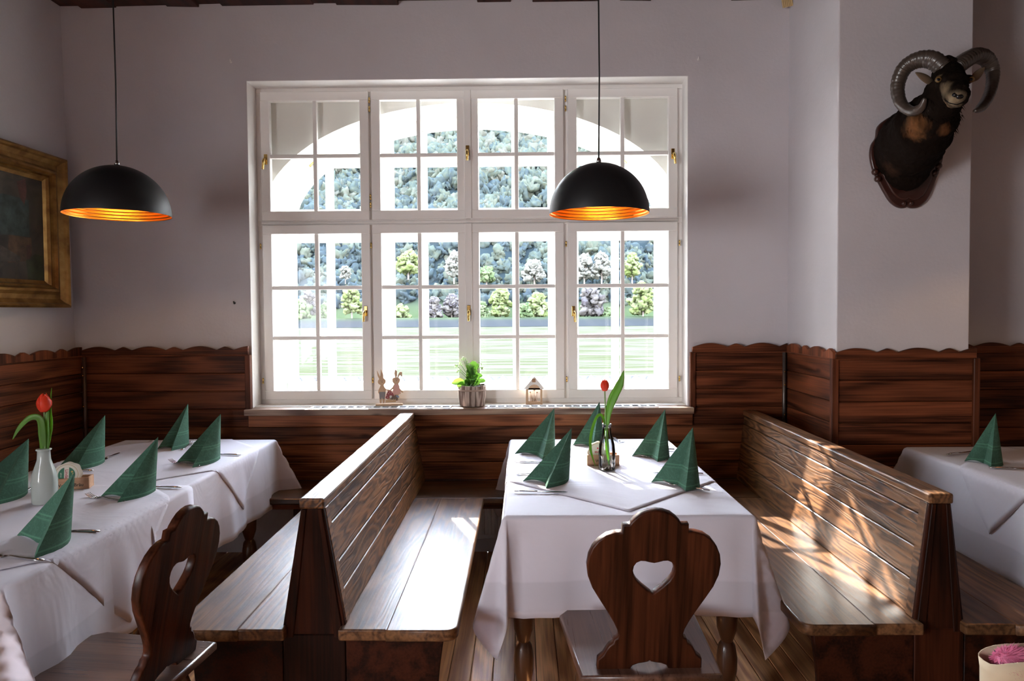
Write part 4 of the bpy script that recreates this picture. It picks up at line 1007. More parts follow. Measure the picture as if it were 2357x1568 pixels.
me = shape([[(v.x, v.z) for v in wallpts([(p.x, p.y) for p in sp_], .84)]], .02, .007, 3); link('shield_field', me, M_PLAQ, ram, mat=Matrix.Translation(c0 + Vector((0, -.012, 0))) @ up)
for a in ((2014, 396), (2020, 412), (2160, 382), (2152, 398), (2080, 468), (2096, 468)):
    MB().sphere(onY(*a, YP - .03), .017 if a[1] < 440 else .012, 12, 8).build('scroll', M_PLAQ, ram, smooth=True)
def P3(px_, py_, y): return onY(px_, py_, y)
# fur colours by place on the animal
M_FUR = mat('ram_fur', (.03, .018, .012), .85, spec=.06); n_, l_, b_ = nodes(M_FUR); gm = N(n_, 'ShaderNodeNewGeometry')
src = None; base = N(n_, 'ShaderNodeRGB'); base.outputs[0].default_value = (.008, .0045, .003, 1); src = base.outputs[0]
nf = N(n_, 'ShaderNodeTexNoise'); nf.inputs['Scale'].default_value = 60; nf.inputs['Detail'].default_value = 6; mpf = N(n_, 'ShaderNodeMapping'); mpf.inputs['Scale'].default_value = (1, 1, .3); l_.new(gm.outputs['Position'], mpf.inputs[0]); l_.new(mpf.outputs[0], nf.inputs['Vector'])
def blotch(c, r, col, amt=1.0):
    global src
    dv = N(n_, 'ShaderNodeVectorMath', operation='DISTANCE'); l_.new(gm.outputs['Position'], dv.inputs[0]); dv.inputs[1].default_value = tuple(c)
    ad = N(n_, 'ShaderNodeMath', operation='MULTIPLY_ADD'); l_.new(nf.outputs[0], ad.inputs[0]); ad.inputs[1].default_value = r * .9; l_.new(dv.outputs['Value'], ad.inputs[2])
    mr = N(n_, 'ShaderNodeMapRange'); mr.inputs['From Min'].default_value = r * .8; mr.inputs['From Max'].default_value = r * 1.7; mr.inputs['To Min'].default_value = amt; mr.inputs['To Max'].default_value = 0; l_.new(ad.outputs[0], mr.inputs['Value'])
    mx = N(n_, 'ShaderNodeMixRGB'); l_.new(mr.outputs[0], mx.inputs[0]); l_.new(src, mx.inputs[1]); mx.inputs[2].default_value = (*col, 1); src = mx.outputs[0]
blotch(P3(2115, 290, 3.2), .06, (.16, .065, .022)); blotch(P3(2178, 300, 3.12), .03, (.12, .05, .02)); blotch(P3(2060, 380, 3.42), .05, (.05, .022, .012), .8)
blotch(P3(2168, 205, 3.0), .038, (.16, .115, .07)); blotch(P3(2195, 232, 2.94), .045, (.24, .18, .115)); blotch(P3(2180, 245, 3.02), .035, (.26, .16, .09)); blotch(P3(2155, 175, 3.06), .020, (.2, .13, .07))
l_.new(src, b_.inputs['Base Color']); bpf = N(n_, 'ShaderNodeBump'); bpf.inputs['Strength'].default_value = .7; bpf.inputs['Distance'].default_value = .006; l_.new(nf.outputs[0], bpf.inputs['Height']); l_.new(bpf.outputs[0], b_.inputs['Normal'])
body = MB()
pth = [P3(2082, 350, 3.54), P3(2090, 338, 3.46), P3(2108, 315, 3.36), P3(2134, 285, 3.26), P3(2155, 255, 3.18), P3(2168, 225, 3.13), P3(2176, 195, 3.12)]
body.tube(ipx(pth, 5), [a for i, r in enumerate([.150, .150, .135, .112, .088, .076, .062]) for a in ([r] * 5 if i < 6 else [r])][:31], 20, flat=1.15)
# chest falling to the lower part of the shield
body.sphere(P3(2088, 378, 3.47), .115, 18, 14, (1.0, .72, 1.15)); body.sphere(P3(2118, 345, 3.38), .095, 16, 12, (.95, .8, 1.2)); body.sphere(P3(2142, 305, 3.26), .075, 16, 12, (.9, .8, 1.2))
# skull, cheek, muzzle, chin
hd = [P3(2178, 172, 3.15), P3(2186, 186, 3.09), P3(2196, 206, 3.02), P3(2205, 224, 2.965), P3(2209, 230, 2.945)]
body.tube(ipx(hd, 5), [a for i, r in enumerate([.064, .062, .050, .037, .030]) for a in ([r] * 5 if i < 4 else [r])], 18, flat=1.05)
body.sphere(P3(2183, 212, 3.08), .046, 14, 10, (.9, 1, 1.1)); body.sphere(P3(2198, 238, 2.985), .027, 14, 10, (1.1, 1.2, .75)); body.sphere(P3(2178, 158, 3.14), .056, 14, 10)
body.sphere(P3(2163, 184, 3.07), .021, 10, 8); body.sphere(P3(2231, 183, 3.08), .021, 10, 8); body.sphere(P3(2193, 220, 2.97), .024, 10, 8); body.sphere(P3(2215, 222, 2.965), .022, 10, 8)
bo = body.build('bust', M_FUR, ram, smooth=True)
md = bo.modifiers.new('merge', 'REMESH'); md.mode = 'VOXEL'; md.voxel_size = .0065; md.use_smooth_shade = True
md = bo.modifiers.new('soften', 'SMOOTH'); md.factor = .6; md.iterations = 6
tx = bpy.data.textures.new('fur_clumps', 'CLOUDS'); tx.noise_scale = .022; md = bo.modifiers.new('fur', 'DISPLACE'); md.texture = tx; md.strength = .010; md.mid_level = .5
# fur tufts along the throat and nape
random.seed(4); tf = MB()
for k in range(420):
    u = random.random(); i = u * 5; p = pth[int(i)].lerp(pth[min(6, int(i) + 1)], i % 1); r = [.150, .150, .135, .112, .088, .076, .062][int(i)] * .95
    a = random.uniform(-.9, PI * .9); d = Vector((math.cos(a), -abs(math.sin(a)) * .8 - .1, -math.sin(a) * .5)).normalized(); q = p + d * r
    e = q + Vector((random.uniform(-.004, .010), -.004, -random.uniform(.012, .028))) + d * .006
    s_ = Vector((.0022, 0, 0)); tf.add([q - s_, q + s_, e, q + Vector((0, .003, 0))], [(0, 1, 2), (1, 3, 2), (3, 0, 2)])
tag(tf.build('neck_fur', M_FUR, ram), kind='stuff')
M_HORN = mat('ram_horn', (.055, .040, .032), .34, **{'Coat Weight': .2}); n_, l_, b_ = nodes(M_HORN)
def horn(pts, rad, name='horn'):
    P = ipx(pts, 14); nn = len(P); R2 = []
    for i in range(nn):
        f = i / (nn - 1) * (len(rad) - 1); k = min(int(f), len(rad) - 2); R2.append((rad[k] * (1 - (f - k)) + rad[k+1] * (f - k)) * (1 + (.045 * math.sin(i * 2.1) + .02 * math.sin(i * 5.3)) * (1 - i / nn) ** .5))
    return MB().tube(P, R2, 18, flat=.82).build(name, M_HORN, ram, smooth=True)
s_ = 3.15 / F
horn([P3(2172, 158, 3.12), P3(2145, 138, 3.14), P3(2110, 139, 3.18), P3(2080, 160, 3.22), P3(2066, 200, 3.24), P3(2074, 238, 3.22), P3(2098, 256, 3.17), P3(2120, 248, 3.12), P3(2129, 226, 3.09)], [.046, .047, .043, .039, .035, .031, .027, .021, .007])
horn([P3(2198, 158, 3.12), P3(2218, 142, 3.13), P3(2243, 129, 3.16), P3(2268, 134, 3.20), P3(2284, 160, 3.22), P3(2284, 192, 3.20), P3(2274, 224, 3.15), P3(2258, 248, 3.10), P3(2243, 256, 3.07)], [.044, .044, .042, .036, .030, .027, .026, .025, .008])
M_EARM = mat('ear_fur', (.13, .085, .05), .8)
for a, c_ in ((P3(2146, 190, 3.13), P3(2107, 167, 3.10)), (P3(2238, 184, 3.11), P3(2267, 155, 3.12))):
    mid = a.lerp(c_, .45); MB().tube(ipx([a, mid, c_], 5), [.010, .013, .016, .018, .0185, .018, .0165, .014, .010, .006, .002], 10, flat=.35, up=(0, -1, 0)).build('ear', M_EARM, ram, smooth=True)
M_NOSE = mat('nose_black', (.006, .006, .007), .25); M_EYE = mat('eye_amber', (.16, .09, .03), .05); M_PUP = mat('eye_pupil', (.004, .004, .008), .03)
MB().sphere(P3(2199, 219, 2.945), .012, 12, 8, (1.2, 1, .9)).sphere(P3(2218, 221, 2.945), .011, 12, 8, (1.1, 1, .9)).sphere(P3(2209, 222, 2.94), .013, 12, 8, (1.3, .8, .9)).build('nose', M_NOSE, ram, smooth=True)
MB().tube([P3(2176, 232, 2.995), P3(2188, 238, 2.962), P3(2202, 241, 2.945), P3(2215, 236, 2.945), P3(2222, 231, 2.955)], .0022, 6).build('mouth', M_NOSE, ram)
for ex_, ey_ in ((2160, 183), (2236, 183)):
    e = MB().sphere(P3(ex_, ey_, 3.045), .0135, 14, 10).build('eye', M_EYE, ram, smooth=True); MB().sphere(P3(ex_ - (0 if ex_ < 2200 else 1), ey_, 3.034), .007, 10, 8, (1.2, .6, .9)).build('pupil', M_PUP, e, smooth=True)
keep(ram)

# ------------------------------------------------------------------ things on the window board
SZ = .911
# two wooden rabbits
rb = empty('rabbit_figurine', onY(896, 930, 4.24), label='cut-out wooden rabbit pair holding hands on a small base', cat='ornament')
M_PLY = mat('plywood', (.62, .42, .27), .6); M_PLYD = mat('plywood_dark', (.36, .2, .11), .6)
YRb = 4.24
oR = onY(896, 932, YRb); oR.z = SZ
def rp_(pts, z=0):   # pixels of the close crop -> metres in the plane of the figure
    out = []
    for x_, y_ in pts:
        q = onY(850 + x_ / 14.93, 840 + y_ / 14.93, YRb) - oR; out.append((q.x, q.z))
    return out
upm = Matrix.Translation(oR) @ Matrix.Rotation(math.radians(8), 4, 'Z') @ up
rm = shape([rp_([(150, 1310), (200, 1300), (1210, 1258), (1225, 1330), (215, 1395), (150, 1360)])], .03, .001)
MB().box(-.083, .083, -.017, .017, 0, .011).build('base', M_PLY, rb, bevel=.001, mat=Matrix.Translation(oR) @ Matrix.Rotation(math.radians(8), 4, 'Z'))
def cut(nm, pts, m, z, th=.004, parent=None, smooth_n=0):
    P = rp_(pts)
    if smooth_n: P = [(v.x, v.y) for v in ipx([(a, c_, 0) for a, c_ in P] + [(P[0][0], P[0][1], 0)], smooth_n)[:-1]]
    return link(nm, shape([P], th, .0004 if th > .002 else 0), m, parent or rb, mat=upm @ Matrix.Translation((0, 0, z)))
cut('left_rabbit', [(275, 185), (300, 230), (345, 330), (375, 400), (395, 330), (405, 150), (440, 230), (480, 330), (485, 450), (560, 520), (560, 610), (500, 680), (520, 760), (565, 820), (600, 845), (720, 860), (715, 905), (640, 890), (570, 870), (560, 1000), (530, 1280), (470, 1290), (440, 1090), (425, 1290), (370, 1290), (350, 1010), (320, 960), (325, 860), (400, 700), (340, 660), (305, 590), (320, 520), (350, 480), (300, 380)], M_PLY, 0, .005, smooth_n=2)
cut('trousers', [(345, 925), (565, 925), (530, 1175), (465, 1175), (440, 1090), (420, 1180), (365, 1175)], mat('trouser_grey', (.27, .26, .27), .7), .003, .0012)
cut('right_rabbit', [(860, 300), (875, 200), (905, 160), (945, 230), (948, 340), (935, 430), (960, 440), (975, 370), (1030, 270), (1080, 240), (1120, 260), (1118, 425), (1060, 350), (1020, 380), (995, 450), (1045, 500), (1048, 580), (985, 660), (1025, 740), (1030, 810), (1110, 900), (1165, 925), (1150, 965), (1100, 955), (1020, 850), (1080, 990), (1000, 1030), (980, 1240), (920, 1250), (800, 1030), (820, 820), (740, 890), (715, 860), (790, 790), (860, 660), (800, 590), (790, 500), (820, 455), (885, 438)], M_PLY, -.002, .005)
cut('dress', [(870, 665), (975, 665), (1020, 760), (1080, 985), (1000, 1020), (790, 1025), (830, 830)], mat('dress_pink', (.72, .42, .36), .7), .0015, .0012)
cut('mushroom', [(560, 1140), (590, 1010), (650, 900), (730, 890), (800, 960), (850, 1090), (780, 1170), (640, 1180)], mat('mushroom_red', (.34, .09, .10), .7), .004, .003, smooth_n=2)
cut('hedgehog', [(690, 1170), (700, 1070), (760, 1040), (840, 1090), (900, 1030), (960, 1060), (990, 1200), (900, 1230)], mat('hedgehog_brown', (.20, .15, .12), .8), .006, .002)
cut('grass', [(560, 1290), (575, 1170), (610, 1220), (640, 1150), (660, 1220), (690, 1120), (710, 1200), (760, 1180), (790, 1230), (830, 1160), (850, 1215), (900, 1170), (915, 1275)], mat('grass_ply', (.68, .48, .28), .6), .008, .003)
cut('heart', [(700, 1060), (740, 1045), (785, 1060), (770, 1110), (730, 1160), (705, 1110)], mat('heart_white', (.8, .77, .74), .7), .0085, .002)
cut('flower', [(920, 1050), (960, 1040), (1020, 1090), (1030, 1125), (980, 1130), (930, 1100)], mat('flower_blue', (.22, .30, .42), .7), .0075, .002)
for fx, fy in ((445, 585), (935, 545)): cut('nose', [(fx - 16, fy - 12), (fx + 16, fy - 12), (fx, fy + 22)], M_INK, .0032, .001)
for fx, fy in ((410, 542), (468, 530), (918, 495), (972, 500)): cut('eye', [(fx - 9, fy - 9), (fx + 9, fy - 9), (fx + 9, fy + 9), (fx - 9, fy + 9)], M_INK, .0032, .001)
for fx, fy in ((668, 990), (620, 960), (700, 930), (760, 960), (600, 1050), (635, 1110)): cut('dot', [(fx + 12 * math.cos(a), fy + 12 * math.sin(a)) for a in [PI / 4 * k for k in range(8)]], mat('dot_white', (.8, .75, .7), .7) if 'dot_white' not in bpy.data.materials else bpy.data.materials['dot_white'], .006, .001)
keep(rb)
# wooden house with cut flowers
YH = 4.27
oH = onY(1230, 925, YH); oH.z = SZ
hs = empty('wooden_house', oH, label='small white roofed wooden house ornament with cut-out flowers', cat='ornament')
def hp(pts): 
    o_ = []
    for x_, y_ in pts:
        q = onY(840 + x_ / 5.124, 800 + y_ / 5.124, YH) - onY(1230, 925, YH); o_.append((q.x, q.z))
    return o_
hm = Matrix.Translation(oH) @ up
out = hp([(1900, 640), (1900, 450), (2090, 450), (2090, 640)]); arch = hp([(1923, 610), (1923, 470), (1940, 435), (1965, 415), (1996, 407), (2028, 415), (2052, 435), (2070, 470), (2070, 610)])
link('body', shape([out, arch], .022, .001), M_PLY, hs, mat=hm)
roofo = hp([(1878, 458), (1998, 313), (2115, 460), (2090, 462), (2072, 462), (2052, 430), (2028, 412), (1996, 404), (1965, 412), (1940, 430), (1922, 462), (1900, 460)])
link('roof', shape([roofo], .026, .001), mat('roof_white', (.80, .78, .75), .7), hs, mat=hm @ Matrix.Translation((0, 0, .001)))
a = hp([(1970, 337), (2012, 337), (2012, 380), (1970, 380)]); link('gable_window', shape([a], .002), M_PLYD, hs, mat=hm @ Matrix.Translation((0, 0, .0145)))
fm_ = MB()
for x_, y_, r in ((1998, 475, .0062), (2030, 505, .0048), (1950, 500, .004)):
    q = hp([(x_, y_)])[0]; base_ = hp([(x_ * .35 + 1995 * .65, 612)])[0]
    for k in range(8): a_ = PI / 4 * k; fm_.tube([(q[0], q[1], 0), (q[0] + r * math.cos(a_), q[1] + r * math.sin(a_), 0)], [.0008, .0016], 5)
    fm_.tube([(q[0], q[1], 0), (base_[0], base_[1], 0)], .0009, 5)
for k in range(9):
    x_ = 1955 + k * 9; q = hp([(x_ + random.uniform(-8, 8), 530 + random.uniform(-10, 25))])[0]; b2 = hp([(x_, 612)])[0]; fm_.tube([(b2[0], b2[1], 0), (q[0], q[1], 0)], [.0014, .0005], 5)
fm_.build('cut_flowers', M_PLYD, hs, mat=hm)
keep(hs)
# plant in a bark pot
pc = Vector((onY(1087, 900, 4.235).x, 4.232, SZ))
po = empty('potted_plant', pc, label='bright green flowering plant in a bark-covered pot', cat='plant')
M_BARK = wood('bark', (.16, .11, .09), (.50, .41, .36), 'Z', .9, 2.5, 1.0, knots=False, contrast=2)
random.seed(9); nb = 15
for k in range(nb):
    a0, a1 = 2 * PI * k / nb, 2 * PI * (k + .93) / nb; r0, r1 = .070, .076 + random.uniform(0, .006); h = .126 + random.uniform(-.004, .004)
    mb = MB(); v = []
    for z in (0, h * .5, h):
        tw = random.uniform(-.02, .02); g_ = .93 if z == 0 else 1.05
        for (a, r) in ((a0, r0), (a1, r0), (a1, r1), ((a0 + a1) / 2, r1 + .003), (a0, r1)): v.append((pc.x + r * g_ * math.cos(a + tw), pc.y + r * g_ * math.sin(a + tw), SZ + z))
    mb.v = v; mb.f = [(0, 1, 2, 3, 4), (10, 14, 13, 12, 11)] + [(j*5+i, (j+1)*5+i, (j+1)*5+(i+1) % 5, j*5+(i+1) % 5) for j in range(2) for i in range(5)]
    mb.build('bark_strip', M_BARK, po)
MB().lathe([(.088, .094), (.090, .097), (.088, .104), (.086, .104)], (pc.x, pc.y, SZ), 40, cap=False).build('binding', mat('binding_brown', (.34, .25, .20), .9), po)
MB().lathe([(.072, 0.002), (.074, .118), (0.001, .118)], (pc.x, pc.y, SZ), 24, cap=False).build('soil', mat('soil', (.04, .025, .018), 1), po)
M_PL = mat('plant_leaf', (.06, .19, .035), .45); n_, l_, b_ = nodes(M_PL); trn = N(n_, 'ShaderNodeBsdfTranslucent'); trn.inputs[0].default_value = (.17, .36, .04, 1); mxs = N(n_, 'ShaderNodeMixShader'); mxs.inputs[0].default_value = .55
l_.new(b_.outputs[0], mxs.inputs[1]); l_.new(trn.outputs[0], mxs.inputs[2]); l_.new(mxs.outputs[0], n_['Material Output'].inputs[0])
base_p = Vector((pc.x, pc.y, SZ + .118))
def oval_leaf(b0, tip, wd, parent, m=M_PL):
    mid = b0.lerp(tip, .55) + Vector((0, 0, .012)); leaf([b0, b0.lerp(mid, .5), mid, mid.lerp(tip, .6), tip], [.003, wd * .7, wd, wd * .75, .002], (random.uniform(-.4, .4), -1, .9), .3).build('leaf', m, parent, smooth=True)
for k in range(30):
    a = random.uniform(0, 2 * PI); lvl = random.random(); r = random.uniform(.035, .085) * (1.1 - lvl * .5); z = lvl * .13
    b0 = base_p + Vector((.012 * math.cos(a), .012 * math.sin(a), z * .7)); tp = base_p + Vector((r * math.cos(a), min(.055, r * math.sin(a)), z + random.uniform(.0, .035)))
    oval_leaf(b0, tp, random.uniform(.015, .024), po)
oval_leaf(base_p + Vector((-.02, -.01, .01)), base_p + Vector((-.125, -.03, .022)), .027, po); oval_leaf(base_p + Vector((-.02, -.02, 0)), base_p + Vector((-.09, -.05, .005)), .022, po)
M_BUD = mat('flower_bud', (.55, .75, .38), .5)
for px_, py_ in ((1071, 828), (1082, 840), (1060, 838), (1052, 842), (1104, 838), (1109, 848), (1098, 845), (1076, 836), (1056, 853), (1090, 834), (1066, 826)):
    q = onY(px_, py_, 4.23 + random.uniform(-.03, .03)); st = MB().tube([base_p + Vector((random.uniform(-.02, .02), 0, .02)), base_p.lerp(q, .6) + Vector((0, 0, .01)), q], [.002, .0016, .0012], 6).build('flower_stem', M_PL, po, smooth=True)
    bd = MB()
    for j in range(12): bd.sphere(q + Vector((random.uniform(-.013, .013), random.uniform(-.010, .010), random.uniform(-.010, .010))), random.uniform(.0026, .0045), 6, 4)
    bd.build('flower_buds', M_BUD, st, smooth=True)
keep(po)

# ------------------------------------------------------------------ bag with pink fur
bg_ = empty('tote_bag', (1.56, 1.98, 0), label='beige bag stuffed with pink furry toys below the right bench', cat='bag')
yb = 1.90; TL = onY(2262, 1519, yb)
xa, xb = TL.x, TL.x + .34; zt_ = TL.z
v = []; nseg = 28
for j, (zz, sc_) in enumerate(((0, .9), (.15, 1.0), (zt_ * .7, .98), (zt_ - .03, 1.02), (zt_, 1.05))):
    for k in range(nseg):
        a = 2 * PI * k / nseg; cx_ = (xa + xb) / 2 - .02 * (1 - zz / zt_); ux = math.copysign(abs(math.cos(a)) ** .6, math.cos(a)); uy = math.copysign(abs(math.sin(a)) ** .6, math.sin(a))
        rim = (-.004 * math.sin(a) - .012 * math.cos(2 * a) + .010) if j == 4 else 0
        v.append((cx_ + ux * .16 * sc_, yb + uy * .055 * sc_, zz + rim))
mb = MB(); mb.v = v; mb.f = [(j*nseg+k, j*nseg+(k+1) % nseg, (j+1)*nseg+(k+1) % nseg, (j+1)*nseg+k) for j in range(4) for k in range(nseg)] + [tuple(reversed(range(nseg)))]
mb.build('bag_body', mat('canvas_beige', (.62, .50, .34), .85), bg_, smooth=True, solid=.003)
MB().tube([(xa + .062, yb + .046, zt_ - .05), (xa + .066, yb + .044, zt_ + .004), (xa + .12, yb + .03, zt_ + .004), (xa + .22, yb + .015, zt_ - .015)], .007, 8, flat=.5).build('strap', mat('strap_navy', (.01, .012, .05), .7), bg_, smooth=True)
keep(bg_)
M_PINK = mat('pink_fur', (.72, .22, .36), .9)
for i, (dx, dy, r_, lb) in enumerate(((.055, -.004, .046, 'long-haired pink furry toy at the front of the beige bag'), (.135, .0, .050, 'pink furry toy deeper in the beige bag'))):
    random.seed(30 + i); c_ = Vector((xa + dx + .02, yb + dy, zt_ - .002 - .006 * i)); ft = empty('furry_toy', c_, label=lb, cat='toy', group='pink furry toys in the bag')
    MB().sphere(c_, r_ * .85, 16, 10, (1.1, .9, .8)).build('toy_body', M_PINK, ft, smooth=True)
    fu = MB()
    for k in range(1300):
        th = math.acos(random.uniform(-.3, 1)); a = random.uniform(0, 2 * PI); d = Vector((math.sin(th) * math.cos(a), math.sin(th) * math.sin(a), math.cos(th))); q = c_ + Vector((d.x * 1.1, d.y * .9, d.z * .8)) * r_ * .82
        e = q + d * .020 + Vector((random.uniform(.0, .026), -.006, -.008 + random.uniform(-.010, .010))); s_ = d.cross(Vector((.3, .5, .2))).normalized() * .0019
        fu.add([q - s_, q + s_, e], [(0, 1, 2)])
    tag(fu.build('fur', M_PINK, ft), kind='stuff'); keep(ft)

# ------------------------------------------------------------------ outside: terrace, fence, river, far bank, wooded hill
tag(MB().box(-30, 30, 5.0, 9.5, -.5, -.3).build('terrace', mat('terrace_stone', (.7, .68, .64), .8)), 'pale sunlit terrace outside the window', kind='structure')
fe = empty('picket_fence', (0, 8, -.3), label='low picket fence outside with a grey top rail', cat='fence')
zf = onY(1083, 873, 8).z
MB().box(-6, 6, 8.0, 8.04, zf - .02, zf + .03).build('rail', mat('fence_grey', (.040, .042, .052), .8), fe); MB().box(-6, 6, 8.0, 8.04, -.1, -.04).build('rail', bpy.data.materials['fence_grey'], fe)
M_PK = mat('picket_wood', (.075, .058, .045), .8); pk = None
for k in range(50):
    x = -4.2 + k * .173
    if pk is None:
        o = MB().add([(-.045, 7.975, -.3), (.045, 7.975, -.3), (.045, 7.998, -.3), (-.045, 7.998, -.3), (-.045, 7.975, zf + .0), (.045, 7.975, zf + .0), (.045, 7.998, zf), (-.045, 7.998, zf), (0, 7.975, zf + .045), (0, 7.998, zf + .045)], [(0,1,5,8,4),(3,7,9,6,2),(0,4,7,3),(1,2,6,5),(4,8,9,7),(5,6,9,8),(0,3,2,1)]).build('picket', M_PK, fe); pk = o.data
    else: o = link('picket', pk, None, fe)
    o.location.x = x
keep(fe)
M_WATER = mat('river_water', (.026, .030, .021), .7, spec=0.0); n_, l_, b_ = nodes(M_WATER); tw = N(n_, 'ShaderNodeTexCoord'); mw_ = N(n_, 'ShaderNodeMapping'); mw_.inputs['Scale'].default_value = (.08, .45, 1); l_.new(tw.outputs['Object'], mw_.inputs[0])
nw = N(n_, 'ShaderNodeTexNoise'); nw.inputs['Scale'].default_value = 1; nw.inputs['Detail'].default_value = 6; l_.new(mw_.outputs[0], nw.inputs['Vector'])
rw_ = ramp(n_, [(.38, (.022, .024, .013)), (.50, (.029, .029, .020)), (.60, (.040, .040, .034))]); l_.new(nw.outputs[0], rw_.inputs[0]); l_.new(rw_.outputs[0], b_.inputs['Base Color'])  # matte water: glints on the ripples are put into these colour bands
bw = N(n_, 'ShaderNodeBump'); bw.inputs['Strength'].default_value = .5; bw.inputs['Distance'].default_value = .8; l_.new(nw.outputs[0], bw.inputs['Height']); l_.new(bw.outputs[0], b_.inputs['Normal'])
wz = -6.5; YBK = 340.0
tag(MB().add([(-900, 9.5, wz), (900, 9.5, wz), (900, YBK + 20, wz), (-900, YBK + 20, wz)], [(0, 1, 2, 3)]).build('river', M_WATER), 'wide pale green river with ripple glints painted into its colour', kind='structure')
rs = np.random.RandomState(4)
def fbm(x, y):
    v = 0
    for o_, (f, a) in enumerate(((.004, 1), (.009, .5), (.021, .25), (.05, .12))): v = v + a * np.sin(x * f * 6.1 + o_ * 1.7 + 2 * np.sin(y * f * 3)) * np.cos(y * f * 5.3 + o_)
    return v
def hill_z(X, Y):
    t_ = np.clip((Y - 372) / 480.0, 0, 1)
    top = 232 - 46 * np.clip((X - 60) / 260.0, -.4, 1.2)
    return -2.0 + np.where(Y < 345, (Y - 345) * .4, 0) + top * t_ ** 1.05 + fbm(X, Y) * 12 * np.minimum(1, t_ * 5)
gx = np.linspace(-620, 620, 125); gy = np.concatenate([np.linspace(334, 400, 20), np.linspace(410, 860, 60)])
GX, GY = np.meshgrid(gx, gy); GZ = hill_z(GX, GY)
mb = MB(); mb.v = list(zip(GX.ravel().tolist(), GY.ravel().tolist(), GZ.ravel().tolist())); nx = len(gx); mb.f = [(j*nx+i, j*nx+i+1, (j+1)*nx+i+1, (j+1)*nx+i) for j in range(len(gy)-1) for i in range(nx-1)]
M_HILL = mat('hill_ground', (.34, .42, .26), 1, spec=0.0)
n_, l_, b_ = nodes(M_HILL); gp_ = N(n_, 'ShaderNodeNewGeometry'); sp2 = N(n_, 'ShaderNodeSeparateXYZ'); l_.new(gp_.outputs['Position'], sp2.inputs[0]); mr = N(n_, 'ShaderNodeMapRange'); mr.inputs['From Min'].default_value = -8; mr.inputs['From Max'].default_value = 12; l_.new(sp2.outputs['Z'], mr.inputs['Value'])
rg = ramp(n_, [(0, (.017, .018, .020)), (.22, (.019, .020, .020)), (.32, (.026, .034, .016)), (.6, (.028, .035, .020)), (1, (.012, .017, .019))]); l_.new(mr.outputs[0], rg.inputs[0]); l_.new(rg.outputs[0], b_.inputs['Base Color'])
tag(mb.build('hill', M_HILL, smooth=True), 'steep wooded hillside across the river', kind='structure')
# crown shapes
ico = bmesh.new(); bmesh.ops.create_icosphere(ico, subdivisions=2, radius=1); IV = np.array([v.co[:] for v in ico.verts]); IF = np.array([[v.index for v in f.verts] for f in ico.faces]); ico.free()
ico = bmesh.new(); bmesh.ops.create_icosphere(ico, subdivisions=3, radius=1); IV3 = np.array([v.co[:] for v in ico.verts]); IF3 = np.array([[v.index for v in f.verts] for f in ico.faces]); ico.free()
def blobs(cs, rs_, seed, squash=.85, rough=.22, fine=False):
    r = np.random.RandomState(seed); V = []; Fq = []; IV, IF = (IV3, IF3) if fine else (globals()['IV'], globals()['IF'])
    for i, (c, rad) in enumerate(zip(cs, rs_)):
        d = 1 + rough * np.sin(IV @ r.uniform(-4, 4, (3,)) * 1.3 + r.uniform(0, 6)) + rough * r.uniform(-.9, .9, len(IV))
        V.append(IV * d[:, None] * rad * np.array([1, 1, squash]) + np.array(c)); Fq.append(IF + i * len(IV))
    return np.concatenate(V), np.concatenate(Fq)
def np_mesh(name, V, Fq, m, parent=None, smooth=False):
    me = bpy.data.meshes.new(name); me.vertices.add(len(V)); me.vertices.foreach_set('co', V.astype(np.float32).ravel()); me.loops.add(Fq.size); me.loops.foreach_set('vertex_index', Fq.astype(np.int32).ravel())
    me.polygons.add(len(Fq)); me.polygons.foreach_set('loop_start', np.arange(0, Fq.size, 3, dtype=np.int32)); me.update(calc_edges=True); me.validate()
    return link(name, me, m, parent, smooth)
def foliage(name, cols, rise=0.0):
    m = mat(name, cols[0], .95, spec=0.0); n_, l_, b_ = nodes(m); g_ = N(n_, 'ShaderNodeNewGeometry'); k = len(cols)
    rr_ = ramp(n_, [(i / max(1, k - 1), c) for i, c in enumerate(cols)]); 
    nz = N(n_, 'ShaderNodeTexNoise'); nz.inputs['Scale'].default_value = .35; nz.inputs['Detail'].default_value = 8; l_.new(g_.outputs['Position'], nz.inputs['Vector'])
    ad = N(n_, 'ShaderNodeMath', operation='MULTIPLY_ADD'); l_.new(nz.outputs[0], ad.inputs[0]); ad.inputs[1].default_value = 1.2
    mu_ = N(n_, 'ShaderNodeMath', operation='MULTIPLY_ADD'); l_.new(g_.outputs['Random Per Island'], mu_.inputs[0]); mu_.inputs[1].default_value = .8; mu_.inputs[2].default_value = -.5 if not rise else -.62; l_.new(mu_.outputs[0], ad.inputs[2])
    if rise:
        sz_ = N(n_, 'ShaderNodeSeparateXYZ'); l_.new(g_.outputs['Position'], sz_.inputs[0]); zz = N(n_, 'ShaderNodeMath', operation='MULTIPLY_ADD'); l_.new(sz_.outputs['Z'], zz.inputs[0]); zz.inputs[1].default_value = rise; l_.new(ad.outputs[0], zz.inputs[2]); ad = zz  # higher crowns turn paler: sunlight on the upper slope put into the colour
    l_.new(ad.outputs[0], rr_.inputs[0]); l_.new(rr_.outputs[0], b_.inputs['Base Color'])
    tr_ = N(n_, 'ShaderNodeBsdfTranslucent'); l_.new(rr_.outputs[0], tr_.inputs[0]); mx_ = N(n_, 'ShaderNodeMixShader'); mx_.inputs[0].default_value = .6; l_.new(b_.outputs[0], mx_.inputs[1]); l_.new(tr_.outputs[0], mx_.inputs[2]); l_.new(mx_.outputs[0], n_['Material Output'].inputs[0])
    return m
M_FOR = foliage('forest_canopy', [(.052, .067, .078), (.060, .077, .082), (.076, .093, .083), (.100, .112, .086), (.125, .125, .104)], rise=.0022)  # distance haze is mixed into these pale canopy colours
